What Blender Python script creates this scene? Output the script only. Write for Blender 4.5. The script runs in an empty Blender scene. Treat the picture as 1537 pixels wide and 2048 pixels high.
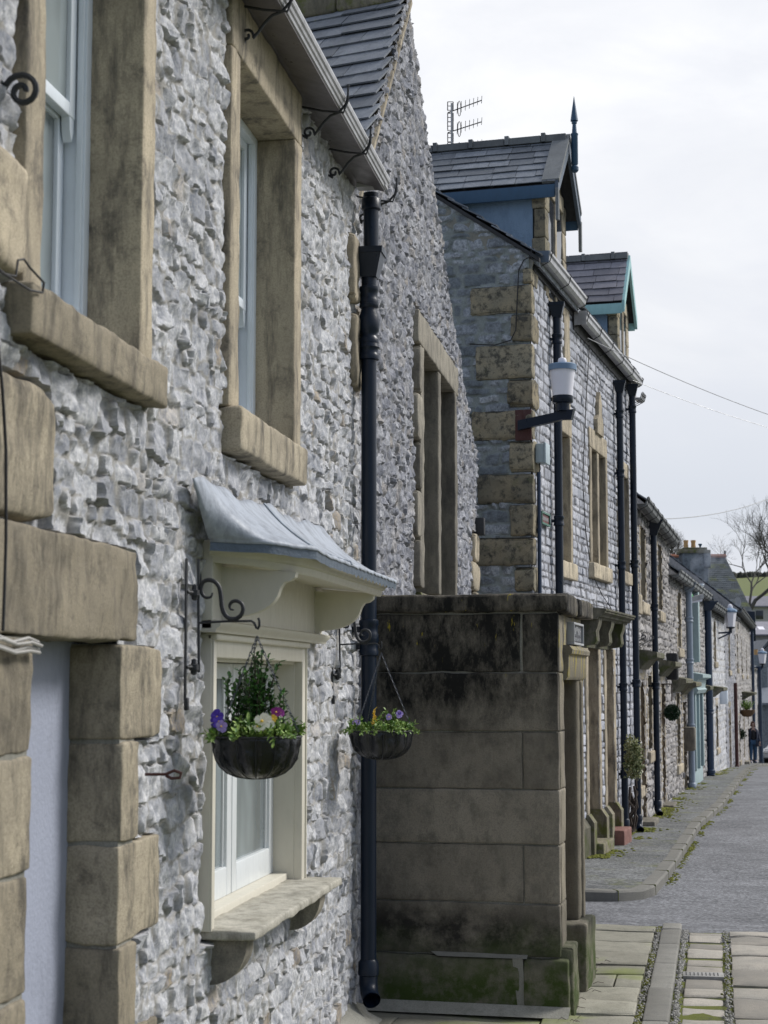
import bpy, bmesh, math, random
import numpy as np
from mathutils import Vector
random.seed(7); RNG = np.random.default_rng(7)
SC = bpy.context.scene; COL = SC.collection
# ------------------------------------------------------------------ camera maths
FPX = 3400.; CX = 768.5; CY = 1024.
PITCH = math.atan(336/FPX); YAW = math.atan(547/FPX*math.cos(PITCH))
CAM = np.array([0, 0, 2.0])
Rt = np.array([math.cos(YAW), math.sin(YAW), 0]); F0 = np.array([-math.sin(YAW), math.cos(YAW), 0])
Fw = F0*math.cos(PITCH)+np.array([0, 0, math.sin(PITCH)]); Up = -F0*math.sin(PITCH)+np.array([0, 0, math.cos(PITCH)])
def ray(x, y): return Fw+Rt*(x-CX)/FPX+Up*(CY-y)/FPX
def at_z(x, y, z): r = ray(x, y); return CAM+r*((z-CAM[2])/r[2])
def at_d(x, y, d): return CAM+ray(x, y)/math.cos(PITCH)*d*1.0
class Frame:
    """vertical plane: t runs along it, w out of it (towards the street), z up"""
    def __init__(s, o, deg):
        a = math.radians(deg); s.o = np.array([o[0], o[1], 0.]); s.deg = deg
        s.t = np.array([math.sin(a), math.cos(a), 0]); s.n = np.array([math.cos(a), -math.sin(a), 0])
    def hit(s, x, y, w=0):
        r = ray(x, y); k = (s.o+s.n*w-CAM).dot(s.n)/r.dot(s.n); q = CAM+k*r
        return (q-s.o).dot(s.t), q[2]
    def P(s, t, w, z): return s.o+s.t*t+s.n*w+np.array([0, 0, z])
    def A(s, a):
        a = np.asarray(a, float); return s.o+a[..., 0:1]*s.t+a[..., 1:2]*s.n+a[..., 2:3]*np.array([0, 0, 1.])
WORLD = Frame((0, 0), 0)     # here t = Y, w = X
# ------------------------------------------------------------------ noise
def _h(i, j, k, s):
    n = (i*374761393+j*668265263+k*2147483647+s*1274126177) & 0xffffffff
    n = ((n ^ (n >> 13))*1274126177) & 0xffffffff
    n = ((n ^ (n >> 16))*2246822519) & 0xffffffff
    return ((n ^ (n >> 15)) & 0xffff)/65535.
def vnoise(P, sc=1., seed=0):
    P = np.asarray(P, float)/sc; i = np.floor(P).astype(np.int64); f = P-i; f = f*f*(3-2*f); r = 0
    for a in (0, 1):
        for b in (0, 1):
            for c in (0, 1):
                w = (f[..., 0] if a else 1-f[..., 0])*(f[..., 1] if b else 1-f[..., 1])*(f[..., 2] if c else 1-f[..., 2])
                r = r+w*_h(i[..., 0]+a, i[..., 1]+b, i[..., 2]+c, seed)
    return r*2-1
def fbm(P, sc, oct=3, seed=0, gain=.5):
    r = 0; a = 1; tot = 0
    for o in range(oct): r = r+a*vnoise(P, sc/2**o, seed+o); tot += a; a *= gain
    return r/tot
# ------------------------------------------------------------------ objects
def root_of(o):
    while o.parent: o = o.parent
    return np.array(o.location)
def mesh_obj(name, V, Fc, mat, parent=None, loc=None, smooth=35, attrs=None, kind=None):
    V = np.asarray(V, float).reshape(-1, 3)
    L = root_of(parent) if parent else (np.array(loc, float) if loc is not None else np.zeros(3))
    me = bpy.data.meshes.new(name)
    if isinstance(Fc, np.ndarray):
        n = len(Fc); k = Fc.shape[1]
        me.vertices.add(len(V)); me.vertices.foreach_set('co', (V-L).astype(np.float32).ravel())
        me.loops.add(n*k); me.loops.foreach_set('vertex_index', Fc.astype(np.int32).ravel())
        me.polygons.add(n); me.polygons.foreach_set('loop_start', np.arange(0, n*k, k, dtype=np.int32))
        me.polygons.foreach_set('loop_total', np.full(n, k, dtype=np.int32)); me.update(calc_edges=True)
    else:
        me.from_pydata((V-L).tolist(), [], Fc); me.update()
    if attrs:
        for nm, arr in attrs.items():
            at = me.attributes.new(nm, 'FLOAT', 'POINT'); at.data.foreach_set('value', np.asarray(arr, np.float32))
    if smooth:
        me.shade_smooth()
        if smooth < 180: me.set_sharp_from_angle(angle=math.radians(smooth))
    me.materials.append(mat)
    o = bpy.data.objects.new(name, me); COL.objects.link(o)
    if parent: o.parent = parent
    else: o.location = L
    if kind: o['kind'] = kind
    return o
def tag(o, label=None, cat=None, group=None, kind=None):
    if label: o['label'] = label
    if cat: o['category'] = cat
    if group: o['group'] = group
    if kind: o['kind'] = kind
    return o
def thing(name, label, cat, loc, group=None):
    o = bpy.data.objects.new(name, None); COL.objects.link(o); o.location = [float(c) for c in loc]; o.empty_display_size = .1
    return tag(o, label, cat, group)
def copy_thing(root, label, group=None, loc=None, rotz=None, scale=None):
    def rec(o, par):
        c = o.copy(); COL.objects.link(c)
        if par: c.parent = par
        for ch in list(o.children): rec(ch, c)
        return c
    c = rec(root, None); c['label'] = label
    if group: c['group'] = group
    if loc is not None: c.location = [float(q) for q in loc]
    if rotz is not None: c.rotation_euler = (0, 0, rotz)
    if scale: c.scale = (scale,)*3
    return c
class MB:
    def __init__(s): s.V = []; s.F = []; s.n = 0; s.at = []
    def add(s, V, F, rnd=None):
        V = np.asarray(V, float).reshape(-1, 3); s.V.append(V)
        s.F += [tuple(int(i)+s.n for i in f) for f in F]; s.n += len(V)
        s.at.append(np.full(len(V), random.random() if rnd is None else rnd)); return s
    def box(s, fr, t0, t1, w0, w1, z0, z1, rnd=None):
        c = [(t, w, z) for t in (t0, t1) for w in (w0, w1) for z in (z0, z1)]
        return s.add(fr.A(c), [(0, 1, 3, 2), (4, 6, 7, 5), (0, 4, 5, 1), (2, 3, 7, 6), (0, 2, 6, 4), (1, 5, 7, 3)], rnd)
    def rbox(s, fr, t0, t1, w0, w1, z0, z1, bev=.01, res=None, amp=0., ns=.08, seed=0, rnd=None, corner=0., fbmo=2):
        """box with rounded, worn edges; optional noise over its faces"""
        lo = np.array([min(t0, t1), min(w0, w1), min(z0, z1)], float); hi = np.array([max(t0, t1), max(w0, w1), max(z0, z1)], float)
        bev = min(bev, (hi-lo).min()*.45); ax = []
        for k in range(3):
            a = [lo[k], lo[k]+bev*.3, lo[k]+bev]; b = [hi[k]-bev, hi[k]-bev*.3, hi[k]]; m = []
            if res:
                L = b[0]-a[2]; n = min(int(L/res), 160)
                m = [a[2]+L*i/(n+1) for i in range(1, n+1)]
            ax.append(np.array(a+m+b))
        idx = {}; V = []; Fs = []
        n = [len(a) for a in ax]
        def vid(i, j, k):
            q = (i, j, k)
            if q not in idx: idx[q] = len(V); V.append((ax[0][i], ax[1][j], ax[2][k]))
            return idx[q]
        for d in range(3):
            e, f = (d+1) % 3, (d+2) % 3
            for side in (0, n[d]-1):
                for a in range(n[e]-1):
                    for b in range(n[f]-1):
                        qs = []
                        for (u, v) in ((a, b), (a+1, b), (a+1, b+1), (a, b+1)):
                            q = [0, 0, 0]; q[d] = side; q[e] = u; q[f] = v; qs.append(vid(*q))
                        Fs.append(tuple(qs) if side else tuple(qs[::-1]))
        V = np.array(V); Wd = fr.A(V)
        b2 = bev
        if corner or amp: b2 = bev
        inn = np.clip(V, lo+bev, hi-bev); dlt = V-inn; L = np.linalg.norm(dlt, axis=1, keepdims=True); L[L == 0] = 1
        V2 = inn+dlt/L*bev
        if corner:   # pull corners in irregularly (worn blocks)
            c = (lo+hi)/2; r = (V-c)/((hi-lo)/2); rr = np.clip(np.abs(r[:, 0])**4*np.abs(r[:, 2])**4, 0, 1)
            nz = .6+.5*vnoise(Wd, .25, seed+9)
            V2[:, 0] -= np.sign(r[:, 0])*rr*corner*nz; V2[:, 2] -= np.sign(r[:, 2])*rr*corner*nz
        if amp:
            nrm = dlt/L
            V2 = V2+nrm*(fbm(Wd, ns, fbmo, seed)*amp)[:, None]
            V2 = V2+np.stack([fbm(Wd+7.3, ns*3, 1, seed+3), 0*V2[:, 0], fbm(Wd+3.1, ns*3, 1, seed+5)], 1)*amp*.5
        return s.add(fr.A(V2), Fs, rnd)
    def extrude(s, fr, poly, t0, t1, cap=True):
        """poly of (w,z) swept along t"""
        n = len(poly); V = [(t0, w, z) for w, z in poly]+[(t1, w, z) for w, z in poly]
        F = [(i, (i+1) % n, n+(i+1) % n, n+i) for i in range(n)]
        if cap: F += [tuple(range(n))[::-1], tuple(range(n, 2*n))]
        return s.add(fr.A(V), F)
    def slab(s, fr, poly, w0, w1):
        """poly of (t,z) swept along w"""
        n = len(poly); V = [(t, w0, z) for t, z in poly]+[(t, w1, z) for t, z in poly]
        F = [(i, (i+1) % n, n+(i+1) % n, n+i) for i in range(n)]+[tuple(range(n))[::-1], tuple(range(n, 2*n))]
        return s.add(fr.A(V), F)
    def plan(s, pts, z0, z1):
        n = len(pts); V = [(p[0], p[1], z0) for p in pts]+[(p[0], p[1], z1) for p in pts]
        return s.add(V, [(i, (i+1) % n, n+(i+1) % n, n+i) for i in range(n)]+[tuple(range(n))[::-1], tuple(range(n, 2*n))])
    def tube(s, pts, r, seg=8, cap=True):
        P = np.array(pts, float); n = len(P); rr = np.full(n, r) if np.isscalar(r) else np.array(r, float)
        T = np.gradient(P, axis=0); T /= np.linalg.norm(T, axis=1, keepdims=True)+1e-12
        ref = np.array([0, 0, 1.]) if abs(T[0][2]) < .9 else np.array([1., 0, 0]); N = np.cross(T[0], ref); N /= np.linalg.norm(N)
        V = []
        for i in range(n):
            N = N-T[i]*N.dot(T[i]); N /= np.linalg.norm(N)+1e-12; Bn = np.cross(T[i], N)
            for k in range(seg):
                a = 2*math.pi*k/seg; V.append(P[i]+rr[i]*(math.cos(a)*N+math.sin(a)*Bn))
        F = [(i*seg+k, i*seg+(k+1) % seg, (i+1)*seg+(k+1) % seg, (i+1)*seg+k) for i in range(n-1) for k in range(seg)]
        if cap: F += [tuple(range(seg))[::-1], tuple(range((n-1)*seg, n*seg))]
        return s.add(V, F)
    def lathe(s, c, prof, seg=20, sx=1., sy=1., fr=None):
        """profile (r,z) round a vertical axis at c"""
        n = len(prof); V = []
        for r, z in prof:
            for k in range(seg):
                a = 2*math.pi*k/seg; V.append((c[0]+r*math.cos(a)*sx, c[1]+r*math.sin(a)*sy, c[2]+z))
        F = [(i*seg+k, i*seg+(k+1) % seg, (i+1)*seg+(k+1) % seg, (i+1)*seg+k) for i in range(n-1) for k in range(seg)]
        if prof[0][0] > 1e-4: F.append(tuple(range(seg))[::-1])
        if prof[-1][0] > 1e-4: F.append(tuple(range((n-1)*seg, n*seg)))
        return s.add(V, F)
    def build(s, name, mat, parent=None, smooth=35, loc=None, kind=None):
        V = np.concatenate(s.V)
        return mesh_obj(name, V, s.F, mat, parent, loc, smooth, {'rnd': np.concatenate(s.at)}, kind)
# ------------------------------------------------------------------ masonry as real relief
def rubble(name, mat, parent, fr, t0, t1, z0, z1, rt, rz, rowh, stw, seed=1, holes=(), jit=.3, p=3., rel=.03, mw=.014,
           warp=.02, tilt=.12, rough=.012, rsc=.05, top=None, w0=0., facet=.0, keep=None, wd=None, smooth=30, sink=(), pe=3., bul=.45):
    g = np.random.default_rng(seed)
    nt = max(2, int((t1-t0)/rt)+1); nz = max(2, int((z1-z0)/rz)+1)
    T, Z = np.meshgrid(np.linspace(t0, t1, nt), np.linspace(z0, z1, nz), indexing='ij'); T = T.ravel(); Z = Z.ravel()
    Q = np.stack([T, np.full_like(T, seed*3.7), Z], 1)
    Tw = T+warp*fbm(Q, .16, 2, seed+20)+warp*.35*vnoise(Q, .03, seed+26); Zw = Z+warp*.7*fbm(Q, .2, 2, seed+24)+warp*.3*vnoise(Q, .03, seed+28)
    ed = [z0-rowh*2]
    while ed[-1] < z1+rowh*2: ed.append(ed[-1]+rowh*g.uniform(.65, 1.35))
    ed = np.array(ed); row = np.clip(np.searchsorted(ed, Zw)-1, 1, len(ed)-3)
    F1 = np.full(T.shape, 9.); F2 = np.full(T.shape, 9.); S1 = np.zeros(T.shape); ID = np.zeros(T.shape, np.int64); DT = np.zeros(T.shape); DZ = np.zeros(T.shape)
    sid = 0; rn = []; ta = []; tb = []; hb = []
    for r in range(len(ed)-1):
        x = t0-stw*2; xs = [x]
        k = .75+.5*(ed[r+1]-ed[r])/rowh*.5
        while xs[-1] < t1+stw*2: xs.append(xs[-1]+stw*g.uniform(.45, 1.6)*k)
        xs = np.array(xs); n = len(xs)-1; cx = (xs[1:]+xs[:-1])/2; hw = (xs[1:]-xs[:-1])/2
        cz = (ed[r]+ed[r+1])/2+g.uniform(-jit, jit, n)*rowh*.5; hh = np.full(n, (ed[r+1]-ed[r])/2)*g.uniform(1-jit*.5, 1+jit*.5, n)
        cx = cx+g.uniform(-jit, jit, n)*stw*.15
        rn.append(g.random(n)); ta.append(g.normal(0, tilt, n)); tb.append(g.normal(0, tilt, n)); hb.append(g.random(n))
        m = np.where((row >= r-1) & (row <= r+1))[0]
        if len(m):
            b = np.clip(np.searchsorted(xs, Tw[m])-1, 0, n-1)
            for dj in (-1, 0, 1):
                j = np.clip(b+dj, 0, n-1); dt = Tw[m]-cx[j]; dz = Zw[m]-cz[j]
                d = ((np.abs(dt)/hw[j])**p+(np.abs(dz)/hh[j])**p)**(1/p)
                better = d < F1[m]; same = (j+sid == ID[m])
                F2[m] = np.where(better & ~same, F1[m], np.where(~same & (d < F2[m]), d, F2[m]))
                mm = m[better]; jj = j[better]
                F1[mm] = d[better]; ID[mm] = jj+sid; DT[mm] = dt[better]; DZ[mm] = dz[better]; S1[mm] = np.minimum(hw[jj], hh[jj])
        sid += n
    rn = np.concatenate(rn); ta = np.concatenate(ta); tb = np.concatenate(tb); hb = np.concatenate(hb)
    e = (F2-F1)*.5*S1/mw+.25*vnoise(Q, .03, seed+31); mort = 1-np.clip(e-.35, 0, 1); mort = mort*mort*(3-2*mort)
    prof = 1-np.clip(F1, 0, 1.2)**pe*.6
    h = rel*(.25+.6*hb[ID])+rel*bul*prof+ta[ID]*DT+tb[ID]*DZ
    fz = fbm(Q*np.array([1., 1, .7]), rsc, 3, seed+40, .6)
    h = h+rough*fz
    if facet:
        c1 = vnoise(Q, .045, seed+50)*3; c2 = np.floor(c1)+np.clip((c1-np.floor(c1)-.7)/.3, 0, 1); h = h+facet*c2/3
    h = np.clip(h, -.005, rel*2.6); hm = rel*(.30+.75*vnoise(Q, .22, seed+60)+.35*vnoise(Q, .05, seed+61))-.002; hm = np.clip(hm, -.012, rel*.9)
    W = h*(1-mort)+hm*mort+w0
    for (a, b, c, d) in sink: W = np.where((T > a) & (T < b) & (Z > c) & (Z < d), np.minimum(W, w0-.03), W)
    if wd: W = W+wd(T, Z)
    V = fr.A(np.stack([T, W, Z], 1))
    I = np.arange(nt*nz).reshape(nt, nz)
    Fq = np.stack([I[:-1, :-1], I[1:, :-1], I[1:, 1:], I[:-1, 1:]], -1).reshape(-1, 4)
    tc = T[Fq].mean(1); zc = Z[Fq].mean(1); ok = np.ones(len(Fq), bool)
    for (a, b, c, d) in holes: ok &= ~((tc > a) & (tc < b) & (zc > c) & (zc < d))
    if top is not None: ok &= zc < top(tc)
    if keep is not None: ok &= keep(tc, zc)
    Fq = Fq[ok]; u = np.unique(Fq); mp = np.zeros(len(T), np.int64); mp[u] = np.arange(len(u)); Fq = mp[Fq]
    return mesh_obj(name, V[u], Fq, mat, parent, None, smooth, {'rnd': rn[ID][u], 'mort': mort[u]})
def slates(name, mat, parent, O, U, Vd, ul, vl, expo, wid, seed, clip=None, th=.012, jit=.006, u0=0, umin=None, umax=None):
    """overlapping stone slates on a pitched plane: O lower corner, U along the course, Vd up the slope"""
    g = random.Random(seed); O = np.array(O, float); U = np.array(U, float); U /= np.linalg.norm(U); Vd = np.array(Vd, float); Vd -= U*Vd.dot(U); Vd /= np.linalg.norm(Vd)
    N = np.cross(U, Vd); N = N if N[2] > 0 else -N
    mb = MB(); v = 0; r = 0
    while v < vl:
        u = u0-g.random()*wid
        while u < ul:
            w = wid*g.uniform(.7, 1.3); a, b = max(u, u0 if umin is None else umin(v+expo*.5)), min(u+w, ul if umax is None else umax(v+expo*.5))
            if b-a > .03 and (clip is None or clip((a+b)/2, v+expo/2)):
                l = g.uniform(-jit, jit); j2 = g.uniform(-jit, jit)*1.3; h0 = th*g.uniform(1.3, 2.3)
                c = []
                for (uu, vv, nn) in ((a+.003, v+l, h0), (b-.003, v+j2, h0+g.uniform(-.3, .3)*th), (b-.003, v+expo*1.25, 0), (a+.003, v+expo*1.25, 0)):
                    c.append(O+U*uu+Vd*vv+N*(nn+th)); c.append(O+U*uu+Vd*vv+N*nn)
                mb.add(c, [(0, 2, 4, 6), (1, 7, 5, 3), (0, 1, 3, 2), (2, 3, 5, 4), (6, 7, 1, 0), (4, 5, 7, 6)])
            u += w
        v += expo; r += 1
    return mb.build(name, mat, parent, smooth=0)
# ------------------------------------------------------------------ materials
def newmat(name):
    m = bpy.data.materials.new(name); m.use_nodes = True; nt = m.node_tree; b = nt.nodes['Principled BSDF']; return m, nt, b
def N(nt, typ, **kw):
    n = nt.nodes.new(typ)
    for k, v in kw.items():
        if k.startswith('i_'): n.inputs[k[2:].replace('_', ' ')].default_value = v
        else: setattr(n, k, v)
    return n
def ramp(nt, src, stops, interp='LINEAR'):
    r = nt.nodes.new('ShaderNodeValToRGB'); r.color_ramp.interpolation = interp; el = r.color_ramp.elements
    while len(el) < len(stops): el.new(.5)
    for e, (p, c) in zip(el, stops):
        e.position = p; e.color = (c[0], c[1], c[2], 1) if not np.isscalar(c) else (c, c, c, 1)
    nt.links.new(src, r.inputs[0]); return r.outputs[0]
def mixc(nt, fac, a, b, mode='MIX'):
    m = nt.nodes.new('ShaderNodeMix'); m.data_type = 'RGBA'; m.blend_type = mode
    for i, v in ((0, fac), (6, a), (7, b)):
        if hasattr(v, 'is_linked') or hasattr(v, 'links'): nt.links.new(v, m.inputs[i])
        elif i == 0: m.inputs[0].default_value = v
        else: m.inputs[i].default_value = (v[0], v[1], v[2], 1)
    return m.outputs[2]
def coords(nt, scale=(1, 1, 1)):
    g = nt.nodes.new('ShaderNodeNewGeometry'); mp = nt.nodes.new('ShaderNodeMapping'); mp.inputs['Scale'].default_value = scale
    nt.links.new(g.outputs['Position'], mp.inputs[0]); return mp.outputs[0]
def noise(nt, co, sc, det=4, rough=.6, dist=0):
    n = N(nt, 'ShaderNodeTexNoise'); n.inputs['Scale'].default_value = sc; n.inputs['Detail'].default_value = det
    n.inputs['Roughness'].default_value = rough; n.inputs['Distortion'].default_value = dist; nt.links.new(co, n.inputs['Vector']); return n.outputs['Fac']
def bump(nt, b, h, st=.4, dist=.01):
    n = N(nt, 'ShaderNodeBump'); n.inputs['Strength'].default_value = st; n.inputs['Distance'].default_value = dist
    nt.links.new(h, n.inputs['Height']); nt.links.new(n.outputs[0], b.inputs['Normal'])
def attr(nt, nm):
    a = N(nt, 'ShaderNodeAttribute'); a.attribute_name = nm; return a.outputs['Fac']
def zmask(nt, z0, z1, nz=.15, nsc=3.):
    """0 below z0, 1 above z1, with a ragged edge: for damp and moss bands"""
    g = nt.nodes.new('ShaderNodeNewGeometry'); s = nt.nodes.new('ShaderNodeSeparateXYZ'); nt.links.new(g.outputs['Position'], s.inputs[0])
    ns = noise(nt, g.outputs['Position'], nsc, 4, .65)
    ad = N(nt, 'ShaderNodeMath', operation='MULTIPLY_ADD'); nt.links.new(ns, ad.inputs[0]); ad.inputs[1].default_value = nz*4; nt.links.new(s.outputs[2], ad.inputs[2])
    mr = N(nt, 'ShaderNodeMapRange'); mr.inputs[1].default_value = z0+nz*2; mr.inputs[2].default_value = z1+nz*2; nt.links.new(ad.outputs[0], mr.inputs[0]); return mr.outputs[0]
def m_rubble(name, stops, mortar, grime=(.05, .055, .06), gr=(.5, .68), bs=.5, patch=1.):
    m, nt, b = newmat(name); co = coords(nt)
    c = ramp(nt, attr(nt, 'rnd'), stops)
    n2 = noise(nt, co, 38, 6, .72); c = mixc(nt, ramp(nt, n2, [(.42, 0), (.62, .55*patch)]), c, (stops[0][1][0]*.5, stops[0][1][1]*.52, stops[0][1][2]*.58))
    n1 = noise(nt, co, 9, 8, .78, .3); c = mixc(nt, ramp(nt, n1, [(gr[0], 0), (gr[1], .85*patch)]), c, grime)
    n3 = noise(nt, coords(nt, (1, 1, .5)), 75, 5, .7); c = mixc(nt, ramp(nt, n3, [(.35, .45), (.6, 0)]), c, (grime[0]*2, grime[1]*2, grime[2]*2.1))
    mc = mixc(nt, ramp(nt, noise(nt, co, 60, 4), [(.3, .6), (.7, 0)]), mortar, tuple(q*.55 for q in mortar))
    c = mixc(nt, attr(nt, 'mort'), c, mc); nt.links.new(c, b.inputs['Base Color'])
    b.inputs['Roughness'].default_value = .9; b.inputs['Specular IOR Level'].default_value = .25
    bump(nt, b, noise(nt, coords(nt, (1, 1, 1.6)), 48, 9, .8), bs*1.3, .016); return m
def m_stone(name, base, dark=None, light=None, dk=(.5, .75), streak=.5, rough=.88, bs=.35, green=None, gmask=None, sc=1., lichen=None, black=None, sz=.28):
    m, nt, b = newmat(name); co = coords(nt); dark = dark or tuple(q*.35 for q in base); light = light or tuple(min(1, q*1.35) for q in base)
    c = mixc(nt, ramp(nt, noise(nt, co, 3*sc, 6, .65), [(.3, 0), (.7, 1)]), base, light)
    r = ramp(nt, attr(nt, 'rnd'), [(0, .66), (1, 1.14)]); c = mixc(nt, 1., c, r, 'MULTIPLY')
    st = noise(nt, coords(nt, (1, 1, sz)), 11*sc, 8, .72, .1); c = mixc(nt, ramp(nt, st, [(dk[0], 0), (dk[1], streak)]), c, dark)
    pt = noise(nt, co, 4*sc, 9, .78, .15); c = mixc(nt, ramp(nt, pt, [(dk[0]+.05, 0), (dk[1], streak)]), c, dark)
    sp = noise(nt, co, 130, 3, .7); c = mixc(nt, ramp(nt, sp, [(.35, .5), (.55, 0)]), c, tuple(q*.55 for q in base))
    if black: c = mixc(nt, black(nt), c, (.012, .012, .011))
    if green: c = mixc(nt, gmask(nt), c, green)
    if lichen: c = mixc(nt, lichen(nt), c, (.42, .34, .03))
    nt.links.new(c, b.inputs['Base Color']); b.inputs['Roughness'].default_value = rough; b.inputs['Specular IOR Level'].default_value = .25
    n = noise(nt, co, 55, 9, .8); bump(nt, b, n, bs*1.3, .012); return m
def m_paint(name, col, rough=.4, dirt=.12, bs=.06, dsc=14, metal=0., spec=.5):
    m, nt, b = newmat(name); co = coords(nt, (1, 1, .35))
    c = mixc(nt, ramp(nt, noise(nt, co, dsc, 6, .7), [(.45, 0), (.75, dirt)]), col, tuple(q*.35+.01 for q in col))
    nt.links.new(c, b.inputs['Base Color']); b.inputs['Metallic'].default_value = metal; b.inputs['Specular IOR Level'].default_value = spec
    nt.links.new(ramp(nt, noise(nt, co, dsc*2, 4), [(.3, rough*.8), (.7, min(1, rough*1.4))]), b.inputs['Roughness'])
    bump(nt, b, noise(nt, coords(nt), 60, 5, .6), bs, .01); return m
def m_glass(name, col=(.03, .035, .04), rough=.04):
    m, nt, b = newmat(name); co = coords(nt, (1, 1, .5))
    c = mixc(nt, ramp(nt, noise(nt, co, 1.6, 3), [(.4, 0), (.6, 1)]), col, tuple(q*2.2 for q in col)); nt.links.new(c, b.inputs['Base Color'])
    b.inputs['Roughness'].default_value = rough; b.inputs['Specular IOR Level'].default_value = .6
    bump(nt, b, noise(nt, coords(nt), 2.5, 2), .08, .01); return m
def m_leaf(name, c1, c2, rough=.5):
    m, nt, b = newmat(name); c = ramp(nt, attr(nt, 'rnd'), [(0, c1), (1, c2)]); nt.links.new(c, b.inputs['Base Color']); b.inputs['Roughness'].default_value = rough
    b.inputs['Subsurface Weight'].default_value = 0; return m
SAND = (.40, .30, .18)
M = {}
M['rub1'] = m_rubble('white_limestone_rubble', [(0, (.42, .425, .44)), (.2, (.60, .60, .61)), (.45, (.74, .74, .745)), (.95, (.80, .795, .79)), (.98, (.46, .38, .27))], (.42, .405, .375), (.12, .135, .165), (.50, .67), .55, .95)
M['rub2'] = m_rubble('grey_limestone_rubble', [(0, (.28, .29, .32)), (.4, (.45, .455, .49)), (.8, (.62, .625, .65)), (1, (.44, .40, .35))], (.27, .27, .28), (.06, .065, .085), (.48, .66), .6)
M['rub3'] = m_rubble('blue_grey_rubble', [(0, (.20, .23, .25)), (.5, (.38, .41, .45)), (1, (.60, .63, .67))], (.30, .33, .32), (.06, .065, .07), (.47, .66), .5, 1.)
M['rub4'] = m_rubble('coursed_limestone', [(0, (.42, .44, .48)), (.5, (.58, .60, .65)), (1, (.74, .75, .79))], (.17, .17, .18), (.14, .14, .16), (.5, .72), .4, .9)
M['rub5'] = m_rubble('terrace_rubble', [(0, (.32, .31, .31)), (.5, (.50, .475, .46)), (1, (.66, .635, .61))], (.22, .205, .19), (.10, .095, .09), (.5, .72), .5, .9)
M['sand'] = m_stone('warm_gritstone', (.38, .33, .25), (.075, .07, .065), (.62, .535, .39), (.48, .66), .85, sz=.2)
M['sand2'] = m_stone('weathered_gritstone', (.33, .29, .22), (.06, .056, .05), (.53, .46, .34), (.47, .66), .8, bs=.5)
M['reveal'] = m_stone('brown_gritstone', (.23, .185, .125), (.055, .05, .048), (.29, .235, .16), (.5, .74), .7)
M['sandg'] = m_stone('grey_gritstone', (.24, .22, .18), (.05, .05, .05), (.36, .33, .27), (.45, .7), .75)
M['quoin'] = m_stone('gable_quoin_stone', (.23, .215, .165), (.04, .04, .038), (.42, .35, .23), (.50, .62), .85, sz=1., green=(.05, .075, .012),
    gmask=lambda nt: ramp(nt, noise(nt, coords(nt), 2.1, 6, .7), [(.6, 0), (.72, .55)]))
def _mul(nt, a, b):
    n = N(nt, 'ShaderNodeMath', operation='MULTIPLY'); nt.links.new(a, n.inputs[0]); nt.links.new(b, n.inputs[1]); return n.outputs[0]
def _inv(nt, a):
    n = N(nt, 'ShaderNodeMath', operation='SUBTRACT'); n.inputs[0].default_value = 1; nt.links.new(a, n.inputs[1]); return n.outputs[0]
def _max(nt, a, b):
    n = N(nt, 'ShaderNodeMath', operation='MAXIMUM'); nt.links.new(a, n.inputs[0]); nt.links.new(b, n.inputs[1]); return n.outputs[0]
def _pblack(nt):
    a = _mul(nt, zmask(nt, 1.55, 1.95, .22, 1.9), ramp(nt, noise(nt, coords(nt, (1, 1, .45)), 3.4, 9, .78), [(.44, 1), (.62, .2)]))
    b = _mul(nt, _mul(nt, _inv(nt, zmask(nt, .5, .75, .12, 2.)), zmask(nt, .25, .4, .1, 2.)), ramp(nt, noise(nt, coords(nt), 2.2, 7, .7), [(.45, .9), (.6, 0)]))
    return _max(nt, a, b)
M['porch'] = m_stone('soot_stained_gritstone', (.23, .205, .165), (.075, .07, .06), (.32, .285, .23), (.48, .68), .6, bs=.45, sz=.6, green=(.04, .065, .010),
    gmask=lambda nt: _mul(nt, _inv(nt, zmask(nt, .18, .5, .14, 1.6)), ramp(nt, noise(nt, coords(nt), 6, 6, .7), [(.36, .25), (.55, .95)])),
    black=_pblack,
    lichen=lambda nt: _mul(nt, zmask(nt, 2.0, 2.15, .1), ramp(nt, noise(nt, coords(nt, (3, 3, .6)), 5.5, 5, .7), [(.64, 0), (.68, .9)])))
M['porchf'] = m_stone('porch_front_gritstone', (.20, .18, .14), (.05, .05, .046), (.31, .275, .205), (.48, .74), .6, bs=.45, green=(.06, .085, .015),
    gmask=lambda nt: _mul(nt, _inv(nt, zmask(nt, .1, .4, .14, 1.6)), ramp(nt, noise(nt, coords(nt), 6, 6, .7), [(.36, .15), (.6, .9)])),
    lichen=lambda nt: _mul(nt, zmask(nt, 1.95, 2.1, .1), ramp(nt, noise(nt, coords(nt, (3, 3, .5)), 5.5, 5, .7), [(.56, 0), (.6, .95)])))
M['pmort'] = m_stone('lime_pointing', (.26, .255, .22), (.10, .10, .085), (.34, .33, .29), (.5, .7), .5)
M['mgreen'] = m_stone('mossy_sill_stone', (.22, .2, .14), (.05, .05, .045), (.3, .27, .2), (.47, .7), .8, green=(.10, .12, .015), gmask=lambda nt: ramp(nt, noise(nt, coords(nt), 7, 6, .7), [(.5, 0), (.62, .7)]))
M['cream'] = m_paint('cream_joinery_paint', (.62, .59, .50), .45, .12)
M['white'] = m_paint('white_sash_paint', (.66, .69, .70), .35, .14)
M['bluew'] = m_paint('pale_blue_white_paint', (.74, .80, .86), .35, .15)
M['lilac'] = m_paint('lilac_grey_door_paint', (.32, .345, .43), .6, .8, .35, 2.2)
M['glass'] = m_glass('window_glass', (.13, .15, .155)); M['dglass'] = m_glass('dark_window_glass', (.018, .02, .024))
M['iron'] = m_paint('black_wrought_iron', (.02, .022, .026), .5, .3, .3, 30)
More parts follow.
